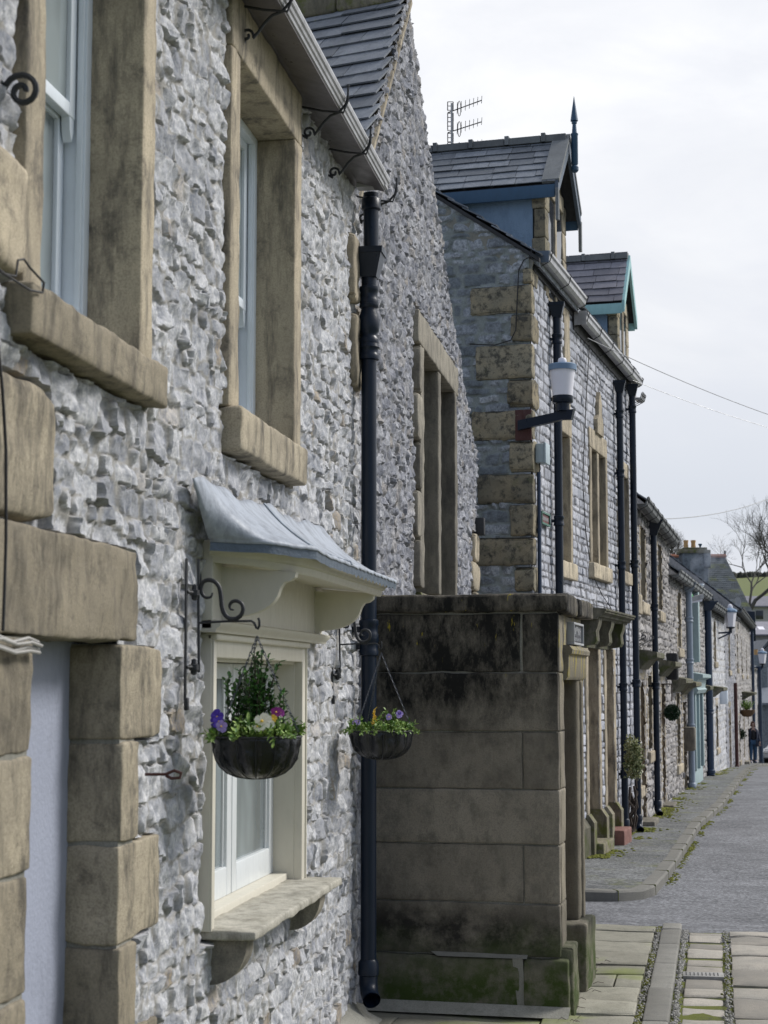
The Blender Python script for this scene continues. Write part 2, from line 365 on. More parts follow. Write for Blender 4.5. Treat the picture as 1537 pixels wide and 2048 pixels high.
M['pipe'] = m_paint('blue_black_pipe_paint', (.003, .010, .024), .33, .3, .12, 8, spec=.35)
M['pipeg'] = m_paint('grey_blue_pipe_paint', (.24, .29, .36), .4, .3, .1, 8)
M['pipen'] = m_paint('navy_pipe_paint', (.016, .035, .075), .3, .3, .1, 8)
M['gut'] = m_paint('grey_gutter_metal', (.40, .40, .41), .32, .6, .08, 9, spec=.6)
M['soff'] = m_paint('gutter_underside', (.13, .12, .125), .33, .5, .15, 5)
M['lead'] = m_paint('lead_sheet', (.34, .375, .43), .5, 1., .25, 11, .0, .4)
M['leadd'] = m_paint('dark_lead_edge', (.10, .13, .17), .45, .4, .4, 8, .3)
M['navy'] = m_paint('navy_fascia_paint', (.025, .075, .14), .4, .3)
M['aqua'] = m_paint('aqua_bargeboard_paint', (.30, .52, .53), .45, .2)
M['aquad'] = m_paint('faded_aqua_shopfront_paint', (.30, .39, .40), .5, .35)
M['render'] = m_paint('blue_grey_cheek_render', (.21, .30, .41), .7, .45, .9, 6)
M['slate'] = m_stone('blue_grey_slate', (.15, .17, .20), (.07, .08, .09), (.24, .26, .30), (.5, .75), .5, .6, .3)
M['slate2'] = m_stone('lichen_speckled_slate', (.17, .19, .22), (.07, .08, .095), (.28, .30, .335), (.48, .7), .5, .65, .3, green=(.22, .24, .2), gmask=lambda nt: ramp(nt, noise(nt, coords(nt), 26, 5, .7), [(.6, 0), (.68, .6)]))
M['slatep'] = m_stone('purple_slate', (.20, .195, .225), (.1, .1, .115), (.28, .275, .31), (.5, .75), .5, .6, .3)
def _rows(nt):
    co = nt.nodes.new('ShaderNodeNewGeometry'); s = nt.nodes.new('ShaderNodeSeparateXYZ'); nt.links.new(co.outputs['Position'], s.inputs[0])
    mm = N(nt, 'ShaderNodeMath', operation='MULTIPLY'); mm.inputs[1].default_value = 8.6; nt.links.new(s.outputs[2], mm.inputs[0])
    sn = N(nt, 'ShaderNodeMath', operation='SINE'); nt.links.new(mm.outputs[0], sn.inputs[0])
    return _mul(nt, ramp(nt, sn.outputs[0], [(.1, 0), (.8, .8)]), ramp(nt, noise(nt, coords(nt), 2.2, 7, .8), [(.45, .0), (.6, .95)]))
M['slatem'] = m_stone('moss_banded_slate', (.07, .085, .10), (.035, .045, .055), (.105, .12, .13), (.5, .75), .5, .7, .3, green=(.12, .14, .035), gmask=_rows)
M['ridge'] = m_stone('grey_ridge_stone', (.17, .18, .19), (.08, .08, .08), (.26, .27, .27), bs=.3)
M['terra'] = m_paint('red_clay', (.36, .15, .09), .8, .4)
M['pot'] = m_paint('orange_clay_pot', (.50, .30, .13), .8, .3)
M['brick'] = m_paint('worn_red_step', (.21, .10, .08), .8, .6, .5, 9)
M['lampw'] = m_paint('frosted_lamp_plastic', (.78, .77, .83), .35, .05, .02)
M['lampb'] = m_paint('blue_grey_lamp_metal', (.14, .22, .33), .45, .2)
M['rust'] = m_paint('rust_red_plate', (.075, .028, .024), .7, .5, .3)
M['boxg'] = m_paint('pale_grey_box_plastic', (.40, .48, .52), .5, .25)
M['signr'] = m_paint('maroon_sign_enamel', (.12, .03, .03), .5, .3)
M['signg'] = m_paint('green_sign_frame', (.06, .16, .12), .5, .3)
M['plaq'] = m_paint('grey_plaque_metal', (.34, .35, .36), .5, .2); M['plaqd'] = m_paint('dark_plaque_field', (.035, .035, .045), .5, .2)
M['petw'] = m_paint('white_petal', (.82, .8, .68), .6, .05); M['petv'] = m_paint('violet_petal', (.10, .05, .45), .6, .1); M['petl'] = m_paint('lilac_petal', (.40, .30, .68), .6, .1); M['pety'] = m_paint('yellow_petal', (.75, .5, .06), .6, .1); M['petm'] = m_paint('magenta_petal', (.28, .03, .25), .6, .1)
M['leafd'] = m_leaf('dark_shrub_leaf', (.012, .045, .012), (.09, .22, .05)); M['leafl'] = m_leaf('light_pansy_leaf', (.07, .17, .03), (.30, .42, .10))
M['leafv'] = m_leaf('variegated_leaf', (.07, .11, .03), (.42, .42, .22)); M['leafb'] = m_leaf('clipped_ball_leaf', (.005, .02, .008), (.02, .06, .022))
M['liner'] = m_paint('black_basket_liner', (.008, .010, .015), .2, .3, .5, 16, spec=.55); M['soil'] = m_paint('dark_compost', (.02, .015, .01), .9, .2, .5)
M['chain'] = m_paint('dull_steel_chain', (.10, .105, .12), .4, .3, .1, 20, .6)
M['twig'] = m_paint('dead_brown_stem', (.05, .035, .025), .9, .3); M['bark'] = m_paint('grey_brown_bark', (.07, .065, .055), .9, .4, .5)
M['cable'] = m_paint('pale_grey_cable', (.36, .35, .33), .6, .3); M['cabled'] = m_paint('black_cable', (.02, .02, .022), .6, .2)
M['wicker'] = m_paint('brown_basket_weave', (.12, .07, .035), .8, .4)
M['skin'] = m_paint('skin', (.33, .22, .18), .6, .1); M['hair'] = m_paint('auburn_hair', (.11, .045, .025), .6, .2); M['coat'] = m_paint('navy_coat', (.012, .018, .04), .8, .2); M['jean'] = m_paint('blue_jeans', (.03, .08, .16), .8, .3); M['top'] = m_paint('black_jumper', (.008, .008, .012), .8, .2); M['shoe'] = m_paint('pale_shoe', (.3, .3, .38), .6, .2)
M['carp'] = m_paint('silver_car_paint', (.45, .48, .52), .25, .1, .01, 4, .3, .7); M['tyre'] = m_paint('tyre_rubber', (.015, .015, .015), .8, .2); M['headl'] = m_paint('headlight_glass', (.8, .8, .82), .1, .02)
# ================================================================== ground
def interp(x, pts): return float(np.interp(x, [p[0] for p in pts], [p[1] for p in pts]))
ZP = [(-60, -.02), (13, -.02), (14.4, -.06), (18, -.12), (26, -.2), (32, -.26), (42, -.34), (55, -.74), (74, -1.5), (95, -2.5), (130, -4.2)]
def zp(y): return interp(y, ZP)
def zr(y): return zp(y)-interp(y, [(13, .02), (14.4, 0.0), (17.4, .10), (200, .1)])
def m_asphalt(name, base, light, moss=0.):
    m, nt, b = newmat(name); co = coords(nt)
    v = N(nt, 'ShaderNodeTexVoronoi'); v.inputs['Scale'].default_value = 42; nt.links.new(co, v.inputs['Vector'])
    sp = N(nt, 'ShaderNodeSeparateColor'); nt.links.new(v.outputs['Color'], sp.inputs[0])
    c = mixc(nt, ramp(nt, sp.outputs[0], [(.25, 0), (.9, 1)]), base, light)
    c = mixc(nt, ramp(nt, noise(nt, co, 1.1, 7, .72), [(.38, 0), (.62, .6)]), c, tuple(q*1.45 for q in light))
    c = mixc(nt, ramp(nt, noise(nt, co, 26, 4, .7), [(.42, .75), (.56, 0)]), c, tuple(q*.45 for q in base))
    c = mixc(nt, ramp(nt, noise(nt, co, 4, 7, .7, 1), [(.5, 0), (.7, .5)]), c, tuple(q*.5 for q in base))
    wn = noise(nt, coords(nt, (.35, 2.2, 1)), 3., 4, .6); c = mixc(nt, ramp(nt, wn, [(.58, 0), (.75, .35)]), c, tuple(q*1.6 for q in light))
    if moss:
        c = mixc(nt, ramp(nt, noise(nt, co, 1.9, 8, .75), [(.66-moss*.1, 0), (.72, .75)]), c, (.12, .13, .02))
    nt.links.new(c, b.inputs['Base Color']); b.inputs['Roughness'].default_value = .85
    bump(nt, b, v.outputs['Distance'], .5, .006); return m
M['asph'] = m_asphalt('road_asphalt', (.08, .083, .092), (.22, .225, .24)); M['asph2'] = m_asphalt('footway_asphalt', (.065, .07, .07), (.20, .205, .205), 1.3)
M['flag'] = m_stone('flagstone_paving', (.26, .25, .20), (.10, .10, .085), (.36, .345, .285), (.5, .75), .5, green=(.22, .26, .06), gmask=lambda nt: ramp(nt, noise(nt, coords(nt), 1.3, 5, .6), [(.55, 0), (.68, .6)]))
M['flag2'] = m_stone('pale_flagstone_paving', (.33, .315, .28), (.17, .16, .15), (.46, .42, .36), (.5, .75), .45)
M['kerb'] = m_stone('kerb_stone', (.24, .235, .21), (.10, .10, .10), (.32, .31, .28), (.5, .75), .5)
M['grit'] = m_stone('joint_grit_and_moss', (.12, .12, .09), (.03, .03, .025), (.3, .3, .26), (.4, .6), .8, bs=1., green=(.15, .17, .03), gmask=lambda nt: ramp(nt, noise(nt, coords(nt), 4, 6, .7), [(.42, 0), (.5, .9)]), sc=6)
M['grass'] = m_stone('pasture_grass', (.17, .20, .075), (.10, .12, .05), (.24, .27, .10), (.5, .7), .4); M['wood'] = m_stone('dark_winter_wood', (.035, .04, .03), (.02, .02, .02), (.06, .06, .05))
ys = list(np.linspace(13.9, 30, 50))+list(np.linspace(31, 130, 80)); xs = list(np.linspace(-9, 14, 60))
V = [(x, y, zr(y)+.006*float(vnoise(np.array([x, y, 0.]), 1.1))) for y in ys for x in xs]; n = len(xs)
F = [(j*n+i, j*n+i+1, (j+1)*n+i+1, (j+1)*n+i) for j in range(len(ys)-1) for i in range(n-1)]
mesh_obj('road', V, F, M['asph'], None, smooth=60, kind='structure')
# rough ground under and around everything
gx = [-900, -300, -80, -20, 20, 80, 300, 900]; gy = [-300, -60, 0, 14, 40, 75, 130, 200, 400, 900]
def zt(y): return zr(min(y, 130))-.25
V = [(x, y, zt(y)) for y in gy for x in gx]; n = len(gx)
F = [(j*n+i, j*n+i+1, (j+1)*n+i+1, (j+1)*n+i) for j in range(len(gy)-1) for i in range(n-1)]
mesh_obj('ground', V, F, M['grass'], None, smooth=0, kind='structure')
# near flagged footway and the paved strip beyond the kerb
def kx(y): return .03+(y-10.3)*.033
g = random.Random(4)
KF = Frame((kx(10.3)-10.3*math.sin(.033)*0, 10.3), math.degrees(math.atan(.033)))     # t along the kerb from y=10.3, w = distance right of its edge
def slabrow(mb, w0, w1, t0, t1, z, dmin, dmax, splits, seed, jag=.0):
    g = random.Random(seed); t = t0
    while t < t1:
        d = min(g.uniform(dmin, dmax), t1-t+.001)
        if d < .12: break
        cuts = [w0+g.uniform(0, jag)]+([w0+(w1-w0)*g.uniform(.3, .7)] if g.random() < splits else [])+[w1-g.uniform(0, jag)]; sk = g.uniform(-.012, .012)
        for p, q in zip(cuts, cuts[1:]):
            mb.rbox(KF, t+.005+g.uniform(0, .01), t+d-.005-g.uniform(0, .008), p+.005, q-.005, z-.08, z+g.uniform(-.008, .006), .008, res=.07, amp=.009, ns=.22, seed=seed, rnd=g.random(), corner=.02)
        t += d
mb = MB(); slabrow(mb, -.74, -.195, -2.1, 4.1, 0, .36, .6, .10, 3, .015); slabrow(mb, -1.95, -.74, -2.1, 4.1, 0.0, .5, .9, .3, 5)
mb.build('footway_flags', M['flag'], kind='structure')
mb = MB(); slabrow(mb, .06, .335, -2, 4.08, -.045, .3, .5, 0, 6, .012); slabrow(mb, .375, 1.7, -2, 4.1, -.035, .4, .65, .5, 8, .01); slabrow(mb, 1.71, 3.45, -2, 4.1, -.035, .4, .65, .5, 9)
mb.build('carriageway_setts', M['flag2'], kind='structure')
mb = MB(); y = 8.
while y < 14.4:
    d = min(g.uniform(.7, 1.1), 14.45-y)
    if d < .2: break
    a, b = kx(y), kx(y+d)
    V0 = [(a-.155, y+.004), (a, y+.004), (b, y+d-.004), (b-.155, y+d-.004)]
    mb.rbox(Frame((a-.155, y+.004), 1.9), 0, d-.008, 0, .155, -.12, .006+g.uniform(-.003, .003), .014, res=.07, amp=.006, ns=.2, seed=5)
    y += d
mb.build('kerb', M['kerb'], kind='structure')
V = [(-2.2, -4, -.035), (8, -4, -.035), (8, 14.42, -.062), (-2.2, 14.42, -.062)]; mesh_obj('paving_bed', V, [(0, 1, 2, 3)], M['grit'], None, smooth=0, kind='structure')
mb = MB(); mb.plan([(3.62, -4), (14, -4), (14, 14.41), (3.62, 14.41)], -.2, -.03); mb.build('road', M['asph'], kind='structure')
# moss in the joint behind the kerb and beside the channel; pebbles in the channel itself
M['moss'] = m_stone('yellow_green_moss', (.13, .15, .02), (.05, .06, .01), (.22, .22, .04), bs=1.)
for nm, ws, n_, mt, lb, thr in (('joint_moss', (-.178, .355), 1500, 'moss', 'green moss growing in the joints behind the kerb and beside the paved channel', -.02), ('channel_pebbles', (.03, -.178, .355), 2300, 'pebb', 'grey pebbles and grit lying in the channel along the near kerb', -9)):
    if mt == 'pebb': M['pebb'] = m_stone('mixed_pebbles', (.36, .35, .32), (.06, .06, .055), (.66, .64, .6), (.45, .6), .7, sc=8)
    mb = MB(); k = 0
    while k < n_:
        t_ = g.uniform(-1.5, 4.05); wi = g.choice(ws+(ws[0],)); q = KF.P(t_, wi+g.gauss(0, .012), -.035+(.022 if wi == -.178 else 0)); k += 1
        if float(vnoise(q*np.array([1, 1, 0])+wi*9, .35, 6)) < thr: continue
        r = g.uniform(.004, .011); mb.lathe(q, [(r*.9, 0), (r, r*.5), (r*.6, r*1.0), (0, r*1.1)], 5)
    tag(mb.build(nm, M[mt], smooth=0, loc=(0, 10, 0)), lb, nm.split('_')[1] if mt == 'pebb' else 'moss', kind='stuff')
mb = MB(); g2 = random.Random(31)
for k in range(26):
    q = KF.P(g2.uniform(-.6, 2.2), g2.uniform(-.62, -.5), .006); a = g2.uniform(0, 6.28)
    mb.tube([q, q+np.array([.03*math.cos(a), .03*math.sin(a), .015]), q+np.array([.07*math.cos(a+.4), .07*math.sin(a+.4), .006])], .0018, 4)
tag(mb.build('weed_stems', M['twig'], loc=(-.6, 11, 0)), 'thin dark dead weed stems lying in the flag joints beside the stone porch', 'weeds', kind='stuff')
# drain grating in the paved channel
M['drn'] = m_paint('worn_grate_metal', (.30, .295, .28), .6, .7)
t = thing('drain_cover', 'long pale metal drain grate set across the paved strip beside the near kerb', 'drain cover', (.24, 12.2, -.035))
mb = MB(); mb.rbox(WORLD, 12.12, 12.3, kx(12.2)+.05, kx(12.2)+.33, -.06, -.026, .004); mb.build('grate_frame', M['drn'], t)
mb = MB()
for i in range(9): mb.box(WORLD, 12.15, 12.27, kx(12.2)+.07+i*.027, kx(12.2)+.077+i*.027, -.026, -.0245)
mb.build('grate_bar', M['cabled'], t)
# far kerb line and footway
KL = [(-7, 17.42), (-2, 17.44), (-.8, 17.46), (-.42, 17.53), (-.18, 17.75), (-.05, 18.15), (.0, 18.7), (.18, 20.8), (.64, 27.5), (1.14, 32.1), (1.87, 41), (2.85, 55), (3.88, 68.4), (4.9, 74), (7, 80), (12, 88)]
def off(P, d):
    P = np.array(P, float); T = np.gradient(P, axis=0); T /= np.linalg.norm(T, axis=1, keepdims=True); return P+np.stack([-T[:, 1], T[:, 0]], 1)*d
def dens(P, st):
    out = []
    for a, b in zip(P[:-1], P[1:]):
        L = math.dist(a, b); k = max(1, int(L/st))
        out += [(a[0]+(b[0]-a[0])*i/k, a[1]+(b[1]-a[1])*i/k) for i in range(k)]
    return out+[P[-1]]
KD = dens(KL, .5); KI = off(KD, .15); KM = off(KD, .02)
V = []; F = []
for i, (a, b, c) in enumerate(zip(KD, KM, KI)):
    z = zp(a[1])+.008*math.sin(i*1.7); V += [(a[0], a[1], z-.3), (a[0], a[1], z-.018), (b[0], b[1], z), (c[0], c[1], z+.003), (c[0], c[1], z-.3)]
for i in range(len(KD)-1):
    for k in range(4): F.append((i*5+k, (i+1)*5+k, (i+1)*5+k+1, i*5+k+1))
mesh_obj('kerb', V, F, M['kerb'], None, smooth=30, kind='structure')
mb = MB()
for i in [j for j in range(2, len(KD)-1) if j % 5 in (0, 3)]:       # joints between kerb stones
    a, c = np.array(KD[i]), KI[i]; z = zp(a[1])+.008*math.sin(i*1.7); d = (c-a)/np.linalg.norm(c-a); e = np.array([d[1], -d[0]])*.003
    mb.plan([a-d*.003-e, c-e, c+e, a-d*.003+e], z-.1, z+.005)
mb.build('kerb_joints', M['grit'], kind='structure')
K2 = off(KD, .145); K2 = [p for i, p in enumerate(K2) if p[0] > -9]; ky_ = [p[1] for p in K2 if p[1] > 17.5]; kx_ = [p[0] for p in K2 if p[1] > 17.5]; o_ = np.argsort(ky_); ky_ = np.array(ky_)[o_]; kx_ = np.array(kx_)[o_]
V = []; F = []; yl = list(np.linspace(17.60, 18.6, 12))+list(np.linspace(18.8, 95, 200))
for yv in yl:
    xr = float(np.interp(yv, ky_, kx_)); 
    if yv < 17.62: xr = -.7
    for k in range(14): x = xr-9*(k/13)**1.5; V.append((x, yv, zp(yv)-.004+.008*float(vnoise(np.array([x, yv, 0.]), .7))))
for i in range(len(yl)-1):
    for k in range(13): F.append((i*14+k, i*14+k+1, (i+1)*14+k+1, (i+1)*14+k))
mesh_obj('pavement', V, F, M['asph2'], None, smooth=60, kind='structure')
# ================================================================== the near cottage
A = Frame((-1.8, 0), 0)
_z = [A.hit(240, y, .02)[1] for y in (1484, 1688, 1890)]; dzz = [_z[0], 2.12, _z[2], _z[1]]
cot = thing('stone_cottage', 'nearest whitish rubble cottage with tan stone windows, lilac door and a cream hooded window', 'cottage', (-1.8, 7, 0))
rubble('wall', M['rub1'], cot, A, 3.2, 10.2, -.15, 5.08, .0125, .0085, .098, .155, 11,
       holes=[(4.60, 5.72, 3.05, 4.95), (6.97, 8.30, 3.05, 4.95), (4.55, 5.63, -.3, 2.3), (6.72, 8.52, 1.0, 2.2)],
       sink=[(4.51, 5.80, 2.96, 5.1), (6.89, 8.37, 3.1, 5.1), (6.87, 8.28, 2.95, 3.15), (4.2, 5.72, -.3, 2.45), (5.6, 5.97, dzz[0], dzz[1]), (5.6, 5.97, dzz[2], dzz[3]), (4.25, 4.53, 3.13, 3.47), (4.3, 4.53, 3.95, 4.31), (4.2, 4.86, 2.45, 2.87), (9.83, 10.03, 4.28, 4.68), (9.91, 10.16, 3.76, 4.2), (6.62, 8.6, .95, 2.5)],
       jit=.34, p=5., rel=.016, mw=.006, warp=.05, tilt=.13, rough=.010, rsc=.045, facet=.016, pe=9., bul=.25)
def sash(parent, fr, t0, t1, z0, z1, w, mat, glass, meet=None, bars=1, st=.045, fw=.05, horn=True):
    """timber sash window: box frame (returned), two sashes, glazing bars and panes"""
    mb = MB(); d = .05
    for a, b, c, e in ((t0, t0+fw, z0, z1), (t1-fw, t1, z0, z1), (t0+fw, t1-fw, z1-fw, z1), (t0+fw, t1-fw, z0, z0+fw*.9)): mb.rbox(fr, a, b, w-.12, w, c, e, .004)
    for a in (t0+fw, t1-fw-.014): mb.rbox(fr, a, a+.014, w-.03, w-.008, z0+fw*.9, z1-fw, .003)
    f = mb.build('window', mat, parent); meet = meet or (z0+z1)/2
    a, b = t0+fw+.012, t1-fw-.012
    for nm, zz0, zz1, ww in (('upper_sash', meet-.02, z1-fw, w-.035), ('lower_sash', z0+fw*.9, meet+.02, w-.075)):
        mb = MB()
        for p, q, c, e in ((a, a+st, zz0, zz1), (b-st, b, zz0, zz1), (a+st, b-st, zz1-st*.9, zz1), (a+st, b-st, zz0, zz0+st*(.9 if nm[0] == 'u' else 1.5))): mb.rbox(fr, p, q, ww-.035, ww, c, e, .005)
        for i in range(bars):
            m = a+(b-a)*(i+1)/(bars+1); mb.rbox(fr, m-.011, m+.011, ww-.03, ww-.002, zz0+st, zz1-st, .003)
        if nm[0] == 'u' and horn:
            for p in (a, b-st): mb.slab(fr, [(p+.004, zz0), (p+st-.004, zz0), (p+st-.01, zz0-.05), (p+st*.5, zz0-.085), (p+.01, zz0-.05)], ww-.033, ww-.003)
        s = mb.build(nm, mat, f)
    mb = MB(); mb.box(fr, a+.01, b-.01, w-.056, w-.052, meet, z1-fw-.01); mb.box(fr, a+.01, b-.01, w-.096, w-.092, z0+.04, meet); mb.build('pane', glass, f, smooth=0)
    return f
def surround(f, fr, t0, t1, z0, z1, jl, jr, rev, proud, sill, lint, mat, smat=None, sp=.05, amp=.006, res=.06, sxl=.08, sxr=.02, teeth=None, lx=0):
    """stone jambs, lintel and projecting sill of one window, as its sub-parts"""
    smat = smat or mat
    if jl: mb = MB(); mb.rbox(fr, t0-jl, t0, -rev, proud, z0, z1, .014, res, amp, seed=3); mb.build('jamb', mat, f)
    if jr: mb = MB(); mb.rbox(fr, t1, t1+jr, -rev, proud, z0, z1, .014, res, amp, seed=4); mb.build('jamb', mat, f)
    if lint: mb = MB(); mb.rbox(fr, t0-jl-lx, t1+jr+lx, -rev, proud, z1, z1+lint, .014, res, amp, seed=5); mb.build('lintel', mat, f)
    if sill: mb = MB(); mb.rbox(fr, t0-jl-sxl, t1+jr+sxr, -rev, proud+sp, z0-sill, z0, .016, res*.6, amp*1.6, seed=6, fbmo=3); mb.build('sill', smat, f)
w1 = sash(cot, A, 4.66, 5.66, 3.10, 4.76, -.16, M['bluew'], M['glass'], meet=3.98, st=.055, fw=.07)
surround(w1, A, 4.68, 5.64, 3.115, 4.74, .15, .15, .17, .035, .15, .28, M['sand'], M['sand2'], .055, sxl=.07, sxr=.02)
w2 = sash(cot, A, 7.04, 8.22, 3.13, 4.76, -.165, M['bluew'], M['glass'], meet=3.85, st=.055, fw=.07)
surround(w2, A, 7.06, 8.2, 3.15, 4.73, .165, .16, .18, .035, .19, .27, M['sand'], M['sand2'], .055, sxl=.0, sxr=-.09)
# toothing blocks left of the first window and the big block further left
for i, (a, b, c, d) in enumerate(((4.26, 4.53, 3.13, 3.46), (4.3, 4.53, 3.96, 4.3), (9.82, 10.03, 4.27, 4.68), (9.9, 10.16, 3.75, 4.2))):
    mb = MB(); mb.rbox(A, a, b, -.05, .05, c, d, .03, .05, .014, seed=i, corner=.03); mb.build('dressed_block', M['sand'], cot)
# doorway
dz = [2.12]+[A.hit(240, y, .02)[1] for y in (1484, 1688, 1890)]; dz += [dz[-1]-.30, -.15]
dr = MB(); dr.rbox(A, 4.6, 5.6, -.20, -.155, -.1, 2.2, .004, .06, .006, ns=.2); dr = dr.build('door', M['lilac'], cot)
for i, (z1_, z0_) in enumerate(zip(dz, dz[1:])):
    mb = MB(); mb.rbox(A, 5.505+.004*(i % 2), 5.98 if i % 2 == 0 else 5.70, -.2, .028+.006*(i % 2), z0_+.005, z1_-.005, .009, .04, .010, ns=.07, seed=20+i, corner=.006, fbmo=3); mb.build('jamb_stone', M['sand2'], dr)
lz = [2.125]+[A.hit(60, y, .02)[1] for y in (1510, 1742, 1985)]+[-.15]
for i, (z1_, z0_) in enumerate(zip(lz, lz[1:])):
    mb = MB(); mb.rbox(A, 4.1 if i % 2 else 4.3, 4.675, -.2, .03+.005*(i % 2), z0_+.005, z1_-.005, .010, .04, .010, ns=.07, seed=30+i, corner=.006, fbmo=3); mb.build('jamb_stone', M['sand2'], dr)
mb = MB(); mb.box(A, 5.52, 5.68, -.19, .020, -.1, 2.12); mb.box(A, 4.2, 4.665, -.19, .022, -.1, 2.12); mb.build('pointing', M['pmort'], dr, smooth=0)
mb = MB(); mb.rbox(A, 4.0, 5.66, -.2, .035, 2.125, 2.445, .014, .04, .012, seed=40, corner=.012, fbmo=3); mb.build('lintel', M['sand2'], dr)
mb = MB(); mb.rbox(A, 4.2, 4.85, -.1, .03, 2.46, 2.86, .03, .05, .012, seed=41, corner=.03); mb.build('dressed_block', M['sand2'], cot)
# gutter, soffit, slate roof slab
gz = .0
GP = [(.045, 5.05), (.045, 5.012), (.205, 4.965), (.215, 4.968), (.219, 4.980), (.216, 4.983), (.226, 4.988), (.231, 5.0), (.228, 5.004), (.238, 5.010), (.243, 5.024), (.241, 5.036), (.230, 5.038), (.22, 5.01), (.19, 5.0), (.06, 5.03), (.06, 5.05)]
mb = MB(); mb.extrude(A, GP, 3.2, 9.98); mb.build('gutter', M['gut'], cot, smooth=25)
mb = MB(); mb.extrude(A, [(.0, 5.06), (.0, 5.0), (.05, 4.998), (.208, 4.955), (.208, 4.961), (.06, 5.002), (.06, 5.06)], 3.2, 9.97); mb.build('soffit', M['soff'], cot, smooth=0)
mb = MB(); mb.box(A, 9.9, 9.985, .045, .225, 4.972, 5.035); mb.build('gutter_stop', M['gut'], cot, smooth=0)
mb = MB(); mb.extrude(A, [(.17, 5.1), (.17, 5.13), (-4.2, 8.75), (-4.2, 8.7)], 3.2, 10.15); mb.build('roof', M['slate'], cot, smooth=0)
mb = MB(); mb.box(A, 3.2, 10.15, -4.2, -.7, -.2, 5.05); mb.slab(Frame((-1.8, 10.1), 90), [(0, 5.05), (-4.2, 5.05), (-4.2, 8.65)], -.02, 6.9); mb.build('rear_walls', M['rub1'], cot, smooth=0)
def spiral(c, r0, r1, a0, a1, n=22):
    return [(c[0]+(r0+(r1-r0)*i/n)*math.cos(a0+(a1-a0)*i/n), c[1]+(r0+(r1-r0)*i/n)*math.sin(a0+(a1-a0)*i/n)) for i in range(n+1)]
def gutter_bracket(t):
    mb = MB(); p = spiral((.045, 4.845), .008, .032, math.pi*2.2, -math.pi*.15, 20)
    p = [(w, z) for w, z in p]+[(.10, 4.86), (.125, 4.895), (.16, 4.93), (.205, 4.945), (.245, 4.99), (.252, 5.03)]
    mb.tube([A.P(t, w, z) for w, z in p], .007, 6); mb.tube([A.P(t-.01, .0, 4.985), A.P(t-.01, .12, 4.955), A.P(t-.01, .232, 4.94), A.P(t-.01, .255, 5.0), A.P(t-.01, .257, 5.09)], .006, 6)
    mb.tube([A.P(t, .0, 4.84), A.P(t, .04, 4.815)], .007, 6)
    return mb.build('gutter_bracket', M['iron'], cot)
for x in (487, 612, 663, 722): gutter_bracket(A.hit(x, {487: 70, 612: 245, 663: 350, 722: 430}[x], .03)[0])
for t in (4.4, 5.75): gutter_bracket(t)
# rainwater pipe
def drainpipe(parent, c, ztop, zbot, r, mat, hopper=True, collars=(), shoe=True, hs=1., sdir=(0.35, -.93)):
    mb = MB(); x, y = c
    mb.lathe((x, y, 0), [(r, zbot+.1), (r, ztop)], 18); pp = mb.build('drainpipe', mat, parent, smooth=50)
    for z in collars:
        mb = MB(); mb.lathe((x, y, z), [(r, -.06), (r*1.22, -.055), (r*1.28, -.03), (r*1.15, -.02), (r*1.15, .02), (r*1.3, .03), (r*1.25, .055), (r, .06)], 18)
        mb.rbox(WORLD, y-.012, y+.012, x-.12, x+.02, z-.018, z+.018, .005); mb.build('pipe_collar', mat, pp, smooth=50)
    if hopper:
        mb = MB(); h = .15*hs; a, b = r*1.1, r*2.0*hs
        for (z0_, z1_, s0, s1) in ((0, h, a, b*.97), (h, h+.035, b*1.05, b*1.08)):
            V = [(x+i*s0, y+j*s0, ztop+z0_) for i, j in ((-1, -1), (1, -1), (1, 1), (-1, 1))]+[(x+i*s1, y+j*s1, ztop+z1_) for i, j in ((-1, -1), (1, -1), (1, 1), (-1, 1))]
            mb.add(V, [(0, 1, 5, 4), (1, 2, 6, 5), (2, 3, 7, 6), (3, 0, 4, 7), (3, 2, 1, 0), (4, 5, 6, 7)])
        mb.build('hopper', mat, pp, smooth=20)
    if shoe:
        mb = MB(); q = [np.array([x, y, zbot+.14]), np.array([x, y, zbot+.07]), np.array([x+sdir[0]*.03, y+sdir[1]*.03, zbot+.02]), np.array([x+sdir[0]*.10, y+sdir[1]*.10, zbot-.01])]
        mb.tube(q, [r*1.15, r*1.15, r*1.12, r*1.12], 16, cap=False); mb.tube(q[::-1], [r*.9]*4, 16, cap=False)
        mb.lathe((x, y, zbot+.16), [(r, -.05), (r*1.3, -.04), (r*1.3, .03), (r, .05)], 16)
        mb.build('pipe_shoe', mat, pp, smooth=50)
    return pp
px_, py_ = -1.70, 10.04
dp = drainpipe(cot, (px_, py_), 4.44, .16, .047, M['pipe'], True, (2.30, 4.33, 2.2), hs=.95)
mb = MB(); mb.lathe((px_+.012, py_, 0), [(.047, 4.55), (.047, 4.97)], 16); mb.lathe((px_+.012, py_, 0), [(.047, 4.86), (.06, 4.87), (.06, 4.93), (.05, 4.94)], 16); mb.build('gutter_outlet', M['pipe'], cot, smooth=50)
mb = MB(); mb.lathe((px_, py_, 0), [(.047, 4.03), (.062, 4.035), (.064, 4.06), (.052, 4.075), (.05, 4.09), (.062, 4.11), (.067, 4.15), (.062, 4.2), (.05, 4.235), (.048, 4.25), (.06, 4.26), (.06, 4.275), (.048, 4.28)], 20)
mb.lathe((px_, py_, 0), [(.047, 3.93), (.062, 3.935), (.066, 3.96), (.058, 3.97), (.058, 4.0), (.066, 4.01), (.06, 4.035), (.047, 4.04)], 20); mb.build('pipe_bulge', M['pipe'], dp, smooth=50)
